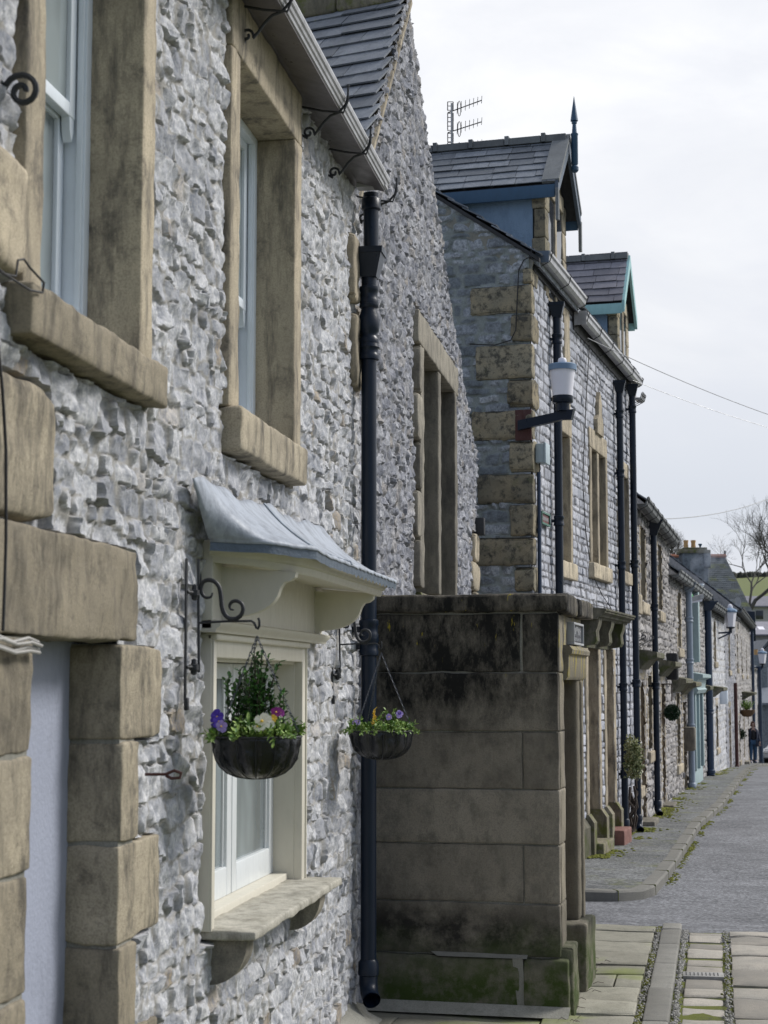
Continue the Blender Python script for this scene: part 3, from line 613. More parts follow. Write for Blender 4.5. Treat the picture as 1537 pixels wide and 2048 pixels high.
# ---- lower window with stone shelf sill and cream timber hood
T0, T1, ZB, ZT = 6.70, 8.58, 1.0, 2.19
M['psill'] = m_stone('pale_lichened_sill', (.40, .38, .32), (.12, .115, .09), (.52, .50, .44), (.45, .7), .7)
mb = MB()
for a, b, c, d in ((T0, T0+.085, ZB, ZT), (T1-.085, T1, ZB, ZT), (T0+.085, T1-.085, ZT-.10, ZT)): mb.rbox(A, a, b, -.05, .022, c, d, .006)
mb.rbox(A, T0+.004, T0+.02, .018, .03, ZB, ZT, .003); mb.rbox(A, T1-.02, T1-.004, .018, .03, ZB, ZT, .003)
mb.rbox(A, T1-.09, T1-.078, -.18, -.02, ZB, ZT-.1, .003); mb.rbox(A, T0+.078, T0+.09, -.18, -.02, ZB, ZT-.1, .003)
mb.rbox(A, T0+.085, T1-.085, -.18, -.02, ZT-.112, ZT-.098, .003); mb.rbox(A, T0-.0, T1, .0, .045, ZT-.03, ZT+.0, .008)
mb.rbox(A, T0+.06, T1-.06, -.2, -.05, ZB-.02, ZB+.035, .004)
lw = mb.build('window', M['cream'], cot)
gl = MB(); a0, a1 = T0+.09, T1-.09; mid = (a0+a1)/2
for nm, a, b in (('casement', a0, mid-.006), ('casement', mid+.006, a1)):
    mb = MB(); zz0, zz1 = ZB+.035, ZT-.115
    for p, q, c, d in ((a, a+.085, zz0, zz1), (b-.085, b, zz0, zz1), (a+.085, b-.085, zz1-.07, zz1), (a+.085, b-.085, zz0, zz0+.13)): mb.rbox(A, p, q, -.175, -.125, c, d, .006)
    for p, q, c, d in ((a+.085, a+.1, zz0+.13, zz1-.07), (b-.1, b-.085, zz0+.13, zz1-.07)): mb.rbox(A, p, q, -.165, -.14, c, d, .003)
    mb.build(nm, M['white'], lw); gl.box(A, a+.085, b-.085, -.156, -.15, zz0+.12, zz1-.06)
gl.build('pane', M['glass'], lw, smooth=0)
mb = MB(); mb.rbox(A, 6.735, 8.62, -.06, .205, .965, 1.003, .010, .045, .006, seed=8); mb.build('sill', M['psill'], lw)
for t in (6.78, 8.30):
    mb = MB(); pr = [(-.02, .963), (.165, .963)]+[(.155-.15*(1-math.cos(a)), .94-.16*math.sin(a)) for a in np.linspace(0, math.pi/2, 9)]+[(-.02, .78)]
    mb.extrude(A, pr, t, t+.13); mb.build('corbel', M['sandg'], lw, smooth=40)
# hood
hd = MB(); hd.rbox(A, 6.60, 8.86, .0, .05, 2.2, 2.56, .006); hood = hd.build('window_hood', M['cream'], cot)
mb = MB(); mb.extrude(A, [(.0, 2.19), (.0, 2.235), (.06, 2.24), (.085, 2.232), (.082, 2.215), (.066, 2.205), (.062, 2.19)], 6.6, 8.9); mb.build('moulding', M['cream'], hood, smooth=50)
cp = [(.04, 2.46), (.36, 2.435), (.355, 2.415), (.335, 2.40), (.31, 2.395), (.295, 2.375)]+[(.29-.20*(1-math.cos(a)), 2.37-.115*math.sin(a)) for a in np.linspace(.1, math.pi/2, 9)]+[(.075, 2.25), (.07, 2.238), (.04, 2.236)]
for t in (6.74, 8.66):
    mb = MB(); mb.extrude(A, cp, t, t+.05); mb.build('console', M['cream'], hood, smooth=35)
FP = [(0, 0), (.012, 0), (.02, .012), (.022, .028), (.034, .034), (.040, .048), (.05, .056), (.056, .066), (.056, .075), (0, .075)]      # outward, up
def sweep(mb, path, prof, close=False):
    """profile (out, up) swept round a polyline of (t,w,z)"""
    P = np.array(path, float); n = len(P); D = np.diff(P[:, :2], axis=0); D /= np.linalg.norm(D, axis=1, keepdims=True); Nn = np.stack([-D[:, 1], D[:, 0]], 1)
    V = []
    for i in range(n):
        if i == 0: m = Nn[0]
        elif i == n-1: m = Nn[-1]
        else: m = Nn[i-1]+Nn[i]; m = m/np.linalg.norm(m); m = m/m.dot(Nn[i])
        for o, u in prof: V.append((P[i, 0]+m[0]*o, P[i, 1]+m[1]*o, P[i, 2]+u))
    k = len(prof); F = [(i*k+j, i*k+(j+1) % k, (i+1)*k+(j+1) % k, (i+1)*k+j) for i in range(n-1) for j in range(k)]+[tuple(range(k))[::-1], tuple(range((n-1)*k, n*k))]
    return mb.add(A.A(V), F)
HP = [(6.62, .03, 2.47), (6.66, .20, 2.455), (6.80, .33, 2.435), (7.05, .355, 2.435), (8.80, .36, 2.435), (8.87, .30, 2.445), (8.88, .03, 2.47)]
mb = MB(); sweep(mb, HP, FP); mb.build('fascia', M['cream'], hood, smooth=40)
mb = MB(); mb.add(A.A([(p[0], p[1], p[2]+.012) for p in HP]+[(p[0], p[1], p[2]+.03) for p in HP]), [tuple(range(len(HP))), tuple(range(len(HP), 2*len(HP)))[::-1]]); mb.build('soffit', M['cream'], hood, smooth=0)
# lead sheet dressed over the hood: wall line down to a turned-down rippled edge
V = []; F = []; nu, nv = 90, 16
for i in range(nu):
    u = i/(nu-1)
    for j in range(nv):
        v = j/(nv-1)
        ta_ = 6.24+(9.0-6.24)*u; za = 2.765+.03*u+.012*math.sin(u*17)+.008*math.sin(u*43)
        # eave point along fascia path
        if u < .05: k = u/.05; tb_, wb, zb = 6.46+.09*k, .07+.22*k, 2.555-.01*k
        elif u > .95: k = (1-u)/.05; tb_, wb, zb = 8.95, .05+.38*k, 2.555-.02*k
        else: k = (u-.05)/.9; tb_ = 6.55+(8.95-6.55)*k; wb = min(.29+.17*k*9, .432); zb = 2.545-.02*min(1, k*5)
        s = v**.9; cur = 1-(1-v)**1.3
        t = ta_+(tb_-ta_)*s; w = .06+(wb-.06)*(.62*v+.38*v*v); z = za+(zb-za)*cur
        z += .0015*math.sin(t*31+v*5)*v+.001*math.sin(t*77)
        V.append((t, w, z))
    tb_, wb, zb = V[-1]; rip = .008*math.sin(tb_*60)*(1 if u > .45 else .1)
    V += [(tb_, wb+.005, zb-.014+rip*.4), (tb_, wb+.002, zb-.048+rip)]
k = nv+2
for i in range(nu-1):
    for j in range(k-1): F.append((i*k+j, (i+1)*k+j, (i+1)*k+j+1, i*k+j+1))
Fe = [f for f in F if max(i % k for i in f) > nv]; F = [f for f in F if max(i % k for i in f) <= nv]
le = mesh_obj('lead_edge', A.A(V), Fe, M['leadd'], hood, smooth=60)  # same lead in a darker colour: shade of the turned-down face painted in
ld = mesh_obj('lead_roof', A.A(V), F, M['lead'], hood, smooth=60)
mod = ld.modifiers.new('thick', 'SOLIDIFY'); mod.thickness = .006
mb = MB(); mb.tube([A.A(np.array(V[38*k+j]))+np.array([.004, 0, .006]) for j in range(0, nv+1)], .007, 6); mb.build('lead_joint', M['leadd'], hood)
mb = MB(); mb.add([tuple(A.P(t_, w_, z_)) for t_ in np.linspace(8.6, 10.15, 24) for w_, z_ in ((.0, .11+.02*math.sin(t_*9)), (.05, .09+.015*math.sin(t_*13)), (.10+.02*math.sin(t_*11), .045), (.17+.03*math.sin(t_*7), -.01))], [(i*4+k, i*4+k+1, (i+1)*4+k+1, (i+1)*4+k) for i in range(23) for k in range(3)]); mb.build('mortar_skirt', M['pmort'], cot, smooth=60)
# wooden-shelf ironmongery on the wall
mb = MB(); q = A.P(5.78, .03, 1.672); mb.tube([q, A.P(5.80, .10, 1.672), A.P(5.80, .13, 1.685), A.P(5.80, .155, 1.676), A.P(5.80, .15, 1.66), A.P(5.80, .12, 1.658), A.P(5.80, .10, 1.668)], .006, 6)
tag(mb.build('wall_hook', M['rust'], None, loc=q), 'small rusty iron eye hook in the rubble right of the door jamb', 'hook')
# iron scroll wall mount at far left and cables
mb = MB(); mb.tube([A.P(4.40, w, z) for w, z in spiral((.07, 3.64), .01, .055, 0, math.pi*3, 24)]+[A.P(4.40, .0, 3.70)], .009, 6)
tag(mb.build('iron_scroll', M['iron'], None, loc=A.P(4.4, 0, 3.64)), 'black iron scroll fixed to the wall left of the nearest upper window', 'iron scroll')
mb = MB()
c1 = [(-40, 505), (10, 548), (32, 552), (36, 520), (48, 518), (60, 535), (88, 565), (85, 585), (60, 580), (0, 542)]
mb.tube([A.P(A.hit(x, y, .1)[0], .1, A.hit(x, y, .1)[1]) for x, y in c1], .0035, 6)
tag(mb.build('loose_cable', M['cabled'], None, loc=A.P(4.4, .1, 3.1)), 'thin dark cable looped over the left end of the nearest window sill', 'cable')
mb = MB()
for k, (dy, dz) in enumerate(((0, 0), (9, .01), (18, .0), (26, .004))):
    pts = [(-60, 1268+dy), (0, 1272+dy-3*(k % 2)), (30, 1280+dy+4*((k+1) % 2)), (60, 1276+dy), (80, 1285+dy*.8)]
    mb.tube([A.P(A.hit(x, y, .06)[0], .055+dz, A.hit(x, y, .06)[1]) for x, y in pts], .005, 6)
tag(mb.build('cable_bundle', M['cable'], None, loc=A.P(4.4, .06, 2.1)), 'bundle of pale grey cables tied below the door lintel at left', 'cable')
mb = MB(); mb.tube([A.P(A.hit(x, y, .05)[0], .05, A.hit(x, y, .05)[1]) for x, y in ((-4, 690), (5, 780), (12, 900), (12, 1080), (9, 1180), (6, 1262))], .0045, 6)
tag(mb.build('black_cable', M['cabled'], None, loc=A.P(4.45, .05, 2.6)), 'black cable running down the wall at the far left above the cable bundle', 'cable')
# ================================================================== gabled house next door
A2 = Frame((-1.83, 0), 0)
gab = thing('gabled_house', 'grey rubble house with a steep street gable and tall two-light window behind the downpipe', 'house', (-1.83, 14, 0))
def gtop(t): return np.interp(t, [9, 10.75, 12.55, 12.75, 14.13, 15.19, 16.86, 17.5], [3.8, 5.52, 7.28, 7.12, 6.20, 5.48, 4.62, 4.3])
rubble('wall', M['rub2'], gab, A2, 10.12, 17.45, -.2, 7.35, .017, .0125, .085, .15, 23, holes=[(13.02, 15.5, 2.6, 4.7)], jit=.42, p=3., rel=.017, mw=.007, warp=.055, tilt=.13, rough=.011, rsc=.045, facet=.015, pe=9., bul=.25, top=gtop,
       sink=[(12.8, 15.6, 2.66, 4.93), (16.9, 17.5, 2.3, 3.5)])
mb = MB()
for a, b in ((13.26, 13.34), (15.30, 15.38)): mb.rbox(A2, a, b, -.4, -.28, 2.7, 4.66, .005)
mb.rbox(A2, 13.3, 15.3, -.4, -.28, 2.7, 2.76, .005); mb.rbox(A2, 13.3, 15.3, -.4, -.28, 4.6, 4.66, .005); gw = mb.build('window', M['sandg'], gab)
surround(gw, A2, 13.27, 15.38, 2.72, 4.64, .17, .17, .4, .03, 0, .26, M['sandg'], amp=.01, lx=.12)
mb = MB(); mb.rbox(A2, 14.28, 14.44, -.32, .02, 2.72, 4.64, .02, .08, .008); mb.build('mullion', M['sandg'], gw)
mb = MB(); mb.extrude(A2, [(-.4, 2.72), (.02, 2.68), (.05, 2.62), (-.4, 2.62)], 13.1, 15.55); mb.build('sill', M['mgreen'], gw)
mb = MB(); mb.box(A2, 13.27, 15.38, -.36, -.35, 2.72, 4.64); mb.build('pane', M['dglass'], gw, smooth=0)
for i in range(5):
    mb = MB(); mb.rbox(A2, 12.97-(.12 if i % 2 else 0), 13.1, -.1, .04, 2.72+i*.38, 3.08+i*.38, .02, .06, .01, seed=i, corner=.02); mb.build('jamb_stone', M['sandg'], gw)
for i in range(4):
    mb = MB(); mb.rbox(A2, 16.9+(.2 if i % 2 else 0), 17.47, -.3, .035, 2.3+i*.3, 2.59+i*.3, .03, .06, .014, seed=i, corner=.03); mb.build('quoin', M['sand2'], gab)
ap = A2.P(12.55, -.02, 7.25); Ud = np.array([-math.sin(math.radians(74)), math.cos(math.radians(74)), 0]); rk = np.array([0, -1.8, -1.75]); Nn = np.cross(Ud, rk); Vd = np.cross(Nn, Ud); Vd = Vd if Vd[2] > 0 else -Vd; Vd /= np.linalg.norm(Vd)
O = ap-Vd*4.0
def clip2(u, v):
    q = O+Ud*u+Vd*v; return q[0] < -1.93 and v < 4.0
slates('roof', M['slate2'], gab, O, Ud, Vd, 5.5, 3.98, .19, .36, 5, None, th=.013, u0=-1.6, umin=lambda v: (-1.835-(O+Vd*v)[0])/Ud[0])
NR = np.cross(Ud, Vd); NR = NR if NR[2] > 0 else -NR
mb = MB(); mb.add([ap-NR*.03+Ud*u+Vd*v-np.array([.06, 0, 0]) for u, v in ((0, 0), (5, 0), (5, -4), (0, -4))], [(0, 1, 2, 3)]); 
r2 = Ud*5; mb.add([ap, ap+r2, ap+r2+np.array([0, 3.5, -2.2]), A2.P(17.4, -.02, 4.25)], [(0, 1, 2, 3)]); mb.build('roof_deck', M['slate2'], gab, smooth=0)
mb = MB(); fr = Frame((-1.83, 0), 0)
for k in range(9):      # verge stones under the slates
    a = k/9; b = (k+1)/9-.004; p = np.array([12.6, 7.29])*(1-a)+np.array([9.8, 4.58])*a; q = np.array([12.6, 7.29])*(1-b)+np.array([9.8, 4.58])*b
    mb.slab(A2, [(p[0]+.02, p[1]-.03), (q[0]+.02, q[1]-.03), (q[0]+.05, q[1]-.05), (p[0]+.05, p[1]-.05)], -.10, .03)
mb.build('verge', M['sand'], gab)
mb = MB()
for k in range(7): a = k*.55; mb.rbox(Frame((ap+Ud*a)[:2], -74), 0, .54, -.11, .11, 7.19, 7.37, .03, .07, .012, seed=k)
mb.build('ridge', M['mgreen'], gab)
mb = MB(); mb.box(A2, 10.2, 17.4, -5, -.5, -.2, 4.3); mb.box(A2, 17.3, 17.44, -5, -.02, -.2, 4.4); mb.build('rear_walls', M['rub2'], gab, smooth=0)
mb = MB(); mb.rbox(A2, 17.3, 17.42, .0, .1, 3.48, 3.66, .01); tag(mb.build('alarm_box', M['iron'], None, loc=A2.P(17.36, 0, 3.5)), 'small black box fixed at the far edge of the gabled house', 'box')
# ================================================================== stone porch
C = Frame((-.6, 10.5), 3.8)
por = thing('stone_porch', 'big soot-stained ashlar stone porch standing out over the flags', 'porch', (-.9, 11.1, 0))
cz = [2.41, 2.047, 1.685, 1.331, .999, .646, .33]
mb = MB(); mb.box(C, .012, .30, -1.35, -.012, 0, 2.42); mb.build('pointing', M['pmort'], por, smooth=0)
k = 0
for i in range(6):
    z1_, z0_ = cz[i], cz[i+1]; cuts = [-1.35, -.222, 0] if i in (0, 2, 4) else [-1.35, -.5 if i == 5 else -1.34, 0]
    if i in (1, 3, 5): cuts = [-1.35, 0]
    for a, b in zip(cuts, cuts[1:]):
        gp = .012 if i == 0 and b != 0 else .003; mb = MB(); mb.rbox(C, -.004*(k % 3), .30, a+.003, b-gp if b != 0 else .0, z0_+.004, z1_-.004, .007, .035, .006, ns=.12, seed=50+k, rnd=[.7, .35, .6, .45, .2, .8, .5, .65, .3][k % 9]); mb.build('ashlar_block', M['porch'], por); k += 1
for a, b in ((-1.35, -.24), (-.225, .05)):
    mb = MB(); mb.rbox(C, -.045, .26, a, b, -.1, .325, .015, .04, .008, seed=60, corner=.01); mb.build('plinth', M['porch'], por)
mb = MB(); mb.add(C.A([(-.05, -1.3, .055), (-.05, .06, .05), (-.16, .06, .002), (-.16, -1.3, .002)]), [(0, 1, 2, 3)]); mb.add(C.A([(-.047, -.29, .33), (-.047, -.225, .33), (-.047, -.215, .05), (-.047, -.26, .05)]), [(3, 2, 1, 0)]); mb.add(C.A([(-.05, -.75, .325), (-.05, -.2, .325), (-.006, -.2, .345), (-.006, -.8, .345)]), [(0, 1, 2, 3)])
mb.build('mortar_fillet', M['pmort'], por, smooth=0)
# front face blocks beside the doorway
for i in range(6):
    z1_, z0_ = cz[i], cz[i+1]; mb = MB(); mb.rbox(C, .04, .22+(.03 if i % 2 else 0), -.18, .006, z0_+.003, z1_-.003, .012, .035, .006, seed=70+i); mb.build('ashlar_block', M['porchf'], por)
mb = MB(); mb.rbox(C, .22, .36, -.25, -.03, .3, 2.06, .03, .05, .006); mb.build('door_jamb', M['porchf'], por)
mb = MB(); mb.rbox(C, .92, 1.30, -.28, .012, .42, 2.05, .03, .04, .006); mb.build('door_jamb', M['porchf'], por)
mb = MB(); mb.rbox(C, 1.05, 1.12, -.1, .03, .42, 2.0, .02, .04, .004); mb.build('jamb_moulding', M['porchf'], por)
mb = MB(); mb.rbox(C, .78, 1.36, -.3, .07, -.1, .43, .02, .04, .01, seed=4, corner=.02); mb.build('plinth', M['porch'], por)
mb = MB(); mb.rbox(C, .02, .30, -.2, .075, -.1, .40, .02, .04, .01, seed=5, corner=.02); mb.build('plinth', M['porch'], por)
mb = MB(); mb.rbox(C, .18, 1.3, -.28, .0, 2.04, 2.41, .012, .04, .006, seed=6); mb.build('lintel', M['porchf'], por)
mb = MB(); mb.extrude(C, [(0, 2.0), (0, 2.22), (.045, 2.215), (.065, 2.19), (.06, 2.165), (.04, 2.155), (.035, 2.02), (.02, 2.0)], .22, 1.26); mb.build('door_hood', M['porchf'], por, smooth=40)
mb = MB(); mb.rbox(C, -.035, .60, -1.36, .06, 2.412, 2.535, .018, .04, .012, seed=8, corner=.01, fbmo=3); mb.rbox(C, .605, 1.5, -1.36, .07, 2.412, 2.53, .018, .04, .012, seed=9, corner=.01, fbmo=3); mb.build('coping', M['porch'], por)
mb = MB(); mb.rbox(C, 1.0, 1.3, -1.35, -.3, -.1, 2.41, .01, .1, .006); mb.build('rear_wall', M['porch'], por)
mb = MB(); mb.rbox(C, .35, .95, -.34, -.30, 0, 2.05, .004); mb.build('door', M['wicker'], por)
# name plaque
s = thing('name_plaque', 'small dark rectangular plaque with a pale frame above the stone porch doorway', 'sign', C.P(.7, .0, 2.3))
mb = MB()
for a, b, c, d in ((.46, 1.02, 2.225, 2.24), (.46, 1.02, 2.355, 2.37), (.46, .475, 2.24, 2.355), (1.005, 1.02, 2.24, 2.355)): mb.rbox(C, a, b, .0, .05, c, d, .003)
mb.build('frame', M['plaq'], s); mb = MB(); mb.box(C, .47, 1.01, .0, .035, 2.232, 2.362); mb.build('plate', M['plaqd'], s, smooth=0)
mb = MB(); g = random.Random(3)
for zc, hh, n_ in ((2.315, .030, 7), (2.262, .010, 12)):
    for k in range(n_):
        t_ = .53+k*.42/n_; mb.box(C, t_, t_+.012, .035, .039, zc-hh, zc+hh); mb.box(C, t_, t_+.42/n_*.6, .035, .039, zc+g.choice((-hh, 0, hh-.008)), zc+g.choice((-hh, 0, hh-.008))+.010)
mb.build('lettering', M['plaq'], s, smooth=0)
# ================================================================== coursed stone house with dormers
def corner_at(x, d): u = (x-CX)/FPX*d; return (d*F0[0]+u*Rt[0], d*F0[1]+u*Rt[1])
BD = 16.45-math.degrees(YAW); B = Frame(corner_at(1065, 18.2), BD); G = Frame(B.o[:2], BD+90)
M['dcorn'] = m_stone('dark_mossy_cornice_stone', (.15, .145, .11), (.035, .035, .03), (.24, .22, .16), (.42, .66), .85, green=(.07, .085, .02), gmask=lambda nt: ramp(nt, noise(nt, coords(nt), 4, 7, .7), [(.5, 0), (.62, .7)]))
hs = thing('dormered_house', 'tall coursed limestone house with two slated dormers and big brown corner quoins on its gable', 'house', B.P(2, -1, 0))
qs = [(1047, 1062, 535, 568), (943, 1061, 570, 626), (1023, 1062, 628, 682), (954, 1064, 687, 756), (1017, 1062, 757, 815), (945, 1063, 820, 878), (1020, 1066, 880, 945), (957, 1068, 948, 1006), (1022, 1068, 1008, 1072), (955, 1070, 1075, 1130), (1030, 1070, 1133, 1185)]
QS = [(G.hit(x0, (y0+y1)/2)[0]+.015, .1, G.hit(1060, y1)[1]+.01, G.hit(1060, y0)[1]-.01) for x0, x1, y0, y1 in qs]
rubble('gable_wall', M['rub3'], hs, G, -3.2, 0.0, .9, 8.9, .015, .0145, .105, .24, 41, jit=.2, p=4., rel=.026, mw=.014, warp=.035, tilt=.1, rough=.014, rsc=.07, top=lambda t: 6.62-.69*t, sink=QS)
rubble('gable_wall', M['rub3'], hs, G, -3.2, 0.0, -.3, .9, .06, .05, .12, .24, 42, rel=.02)
DOORS = [(3.36, 4.16), (4.80, 5.42)]
hl = [(1.50, 2.36, 3.35, 5.0), (3.66, 5.10, 3.45, 5.12), (6.05, 7.15, 3.5, 5.0), (3.36, 4.16, -.3, 2.42), (4.80, 5.42, -.3, 2.42)]
rubble('front_wall', M['rub4'], hs, B, 0.0, 7.56, -.3, 6.72, .017, .0165, .105, .26, 43, holes=hl, jit=.07, p=7., rel=.014, mw=.012, warp=.012, tilt=.05, rough=.009, rsc=.06)
for i, (x0, x1, y0, y1) in enumerate(qs):
    t0 = G.hit(x0, (y0+y1)/2)[0]; z1_ = G.hit(1060, y0)[1]; z0_ = G.hit(1060, y1)[1]; big = x0 < 1000
    mb = MB(); mb.rbox(B, -.045, .13 if big else .34, t0, .03, z0_, z1_, .02, .035, .016, ns=.12, seed=80+i, corner=.05 if i in (4, 6, 10) else .02, rnd=[.9, .6, .1, .95, .3, .5, .8, .05, .4, .35, .7][i]); mb.build('quoin', M['quoin'], hs)
for i in range(5):
    mb = MB(); mb.rbox(B, -.03, .3, -.6 if i % 2 else -.3, .03, -.2+i*.42, .2+i*.42, .04, .08, .02, seed=95+i); mb.build('quoin', M['quoin'], hs)
# roof, verge, flashing
RS = .69; rv_ = np.array(-B.n*1+np.array([0, 0, RS])); rv_ /= np.linalg.norm(rv_)
slates('roof', M['slate'], hs, B.P(-.05, .12, 6.60), B.t, rv_, 7.7, 4.6, .2, .32, 6, th=.014)
mb = MB(); mb.slab(G, [(.12, 6.575), (-3.8, 6.575+3.92*RS), (-3.8, 6.53+3.92*RS), (.12, 6.53)], -.03, .05); mb.build('verge', M['cabled'], hs, smooth=0)
mb = MB(); mb.slab(G, [(.05, 6.55), (-3.8, 6.52+3.85*RS), (-3.8, 6.34+3.85*RS), (.0, 6.38)], -.02, .012); mb.build('verge_mortar', M['pmort'], hs, smooth=0)
mb = MB(); mb.slab(G, [(.10, 6.56), (-3.9, 6.56+4*RS), (-7.8, 6.56), (-7.8, 6.5), (-3.9, 6.5+4*RS), (.1, 6.5)], -7.5, -.05); mb.slab(G, [(0, -.3), (0, 6.5), (-3.9, 9.1), (-7.7, 6.5), (-7.7, -.3)], -7.52, -7.4); mb.box(B, .05, 7.5, -7.6, -.7, -.3, 6.5); mb.build('rear_walls', M['rub3'], hs, smooth=0)
def dormer(t0, t1, zb, ze, zr_, cheek, fasc, slate, over, oh, barge, seed, ov2=.22, wf=0.0):
    """gabled wall dormer: front flush with the house wall, roof running back into the main roof"""
    tm = (t0+t1)/2; dr_ = MB(); dr_.slab(B, [(t0+.07, zb), (t1, zb), (t1, ze), (tm, zr_-.06), (t0+.07, ze)], -.3, wf+.01); front = dr_.build('dormer', M['sand'], hs)
    mb = MB(); mb.box(B, t0+.005, t0+.06, -2.2, -.12, zb-.2, ze+.02); mb.box(B, t1-.06, t1-.005, -2.2, -.31, zb-.2, ze+.02); mb.build('cheek', cheek, front, smooth=0)
    for i in range(4):
        h = (ze-zb)/4; mb = MB(); mb.rbox(B, t0-.012, t0+(.26 if i % 2 else .2), -.13 if i % 2 else -.1, wf+.03, zb+h*i+.004, zb+h*(i+1)-.004, .014, .06, .008, seed=i+seed); mb.build('dormer_quoin', M['quoin'], front)
        mb = MB(); mb.rbox(B, t1-.22, t1+.012, -.33, wf+.03, zb+h*i+.004, zb+h*(i+1)-.004, .014, .06, .008, seed=i+seed); mb.build('dormer_quoin', M['sand'], front)
    mb = MB(); mb.rbox(B, t0+.2, t1-.2, -.1, wf+.04, ze-.12, ze+.08, .012, .06, .006); mb.build('lintel', M['sand'], front)
    mb = MB(); mb.box(B, t0+.22, t1-.22, -.1, wf+.018, zb+.05, ze-.12); mb.build('pane', M['dglass'], front, smooth=0)
    mb = MB(); mb.rbox(B, tm-.05, tm+.05, -.08, wf+.03, zb+.05, ze-.12, .01); mb.build('mullion', M['sand'], front)
    sl = (zr_-ze)/(tm-t0); e0 = t0-oh; zE = ze-sl*oh; L = math.hypot(tm-e0, zr_-zE); wb = -3.2; U = B.n
    for s in (-1, 1):
        v = np.array(B.t*(-s)*(tm-e0)+np.array([0, 0, zr_-zE])); v /= np.linalg.norm(v)
        slates('dormer_roof', slate, front, B.P(tm+s*(tm-e0), wb, zE+.02), U, v, over-wb, L-.02, .155, .34, seed+s, th=.010)
        mb = MB(); a = tm+s*(tm-e0); mb.slab(B, [(a, zE), (tm, zr_), (tm, zr_-.05), (a, zE-.05)][::s], wb, over-.02); mb.build('roof_deck', M['cabled'], front, smooth=0)
        mb = MB(); mb.rbox(B, a-.012, a+.012, -2.4, over-.01, zE-.15, zE+.0, .004); mb.build('fascia', fasc, front)
        mb = MB(); q = .17; mb.slab(B, [(a-s*0+s*.0, zE-.13), (a, zE+.045), (tm, zr_+.05), (tm, zr_-.13)][::s], over-.01, over+.03); bb = mb.build('bargeboard', barge, front, smooth=0)
        if seed == 11: mb = MB(); mb.slab(B, [(a-.03, zE-.42), (a+.03, zE-.42), (a+.035, zE-.05), (a-.035, zE-.05)], over-.0, over+.035); mb.slab(B, [(a-s*.02, zE+.02), (tm, zr_+.05), (tm, zr_+.09), (a+s*.01, zE+.06)][::s], over-.16, over+.04); mb.build('barge_cap', M['ridge'], bb, smooth=0)
    mb = MB(); w = wb
    while w < over-.05:
        mb.extrude(Frame(B.P(tm, 0, 0)[:2], BD), [(w, zr_-.01), (w, zr_+.07), (min(w+.43, over), zr_+.07), (min(w+.43, over), zr_-.01)], -.10, .10)
        mb.extrude(Frame(B.P(tm, 0, 0)[:2], BD), [(w, zr_-.01), (w, zr_+.095), (w+.05, zr_+.095), (w+.05, zr_-.01)], -.115, .115); w += .44
    mb.build('ridge_tile', M['ridge'], front, smooth=0)
    return front, tm
d1, tm1 = dormer(.80, 2.1, 6.35, 7.70, 8.33, M['render'], M['navy'], M['slate2'], .17, .1, M['leadd'], 11)
# finial with pendant post
mb = MB(); c = B.P(tm1, .26, 0); mb.lathe((c[0], c[1], 8.23), [(.03, -.28), (.045, -.26), (.045, -.22), (.03, -.2), (.04, -.18), (.04, .16), (.045, .17), (.045, .185), (.03, .19), (.022, .30), (.032, .31), (.032, .33), (.02, .335), (.045, .34), (.043, .36), (.002, .64)], 14); mb.build('finial', M['navy'], d1, smooth=30)
d2, tm2 = dormer(6.2, 7.3, 6.4, 7.52, 8.2, M['render'], M['aqua'], M['slatep'], .12, .1, M['aqua'], 23)
# gutters with brackets, hoppers and pipes on the front
def gutter(parent, fr, t0, t1, z, mat=M['gut'], w=.05, s=1., under=True):
    q = [(w, z), (w+.02*s, z-.07*s), (w+.09*s, z-.085*s), (w+.115*s, z-.06*s), (w+.12*s, z-.02*s), (w+.135*s, z-.01*s), (w+.135*s, z+.015*s), (w+.12*s, z+.015*s), (w+.1*s, z-.05*s), (w+.03*s, z-.05*s), (w+.02*s, z+.01)]
    mb = MB(); mb.extrude(fr, q, t0, t1); o = mb.build('gutter', mat, parent, smooth=20)
    if under: mb = MB(); mb.extrude(fr, [(0, z-.16*s), (.035, z-.16*s), (.035, z+.06), (0, z+.06)], t0, t1); mb.build('fascia', M['cabled'], o, smooth=0)
    n = max(2, int((t1-t0)/.9))
    for i in range(n+1):
        mb = MB(); t = t0+.05+(t1-t0-.1)*i/n; mb.tube([fr.P(t, .01, z-.14*s), fr.P(t, w+.04*s, z-.11*s), fr.P(t, w+.12*s, z-.07*s), fr.P(t, w+.145*s, z+.01), fr.P(t, w+.13*s, z+.035)], .006, 5); mb.build('gutter_bracket', M['iron'], o)
    return o
g1 = gutter(hs, B, .10, 2.5, 6.66, s=1.25); g2 = gutter(hs, B, 2.56, 7.5, 6.5, s=1.2)
mb = MB(); mb.box(B, .085, .1, .05, .2, 6.55, 6.68); mb.build('gutter_stop', M['leadd'], g1, smooth=0); mb = MB(); mb.box(B, 2.545, 2.56, .04, .19, 6.36, 6.53); mb.build('gutter_stop', M['gut'], g2, smooth=0)
def P2(fr, t, w): q = fr.P(t, w, 0); return (q[0], q[1])
drainpipe(hs, P2(B, B.hit(1117, 900, .09)[0], .09), 6.15, .0, .047, M['pipe'], True, (3.8, 5.9, 5.2, 1.9), hs=.9)
drainpipe(hs, P2(B, B.hit(1241, 900, .09)[0], .09), 6.05, -.12, .047, M['pipe'], True, (3.6, 5.75, 4.9, 1.9, .7), hs=.9)
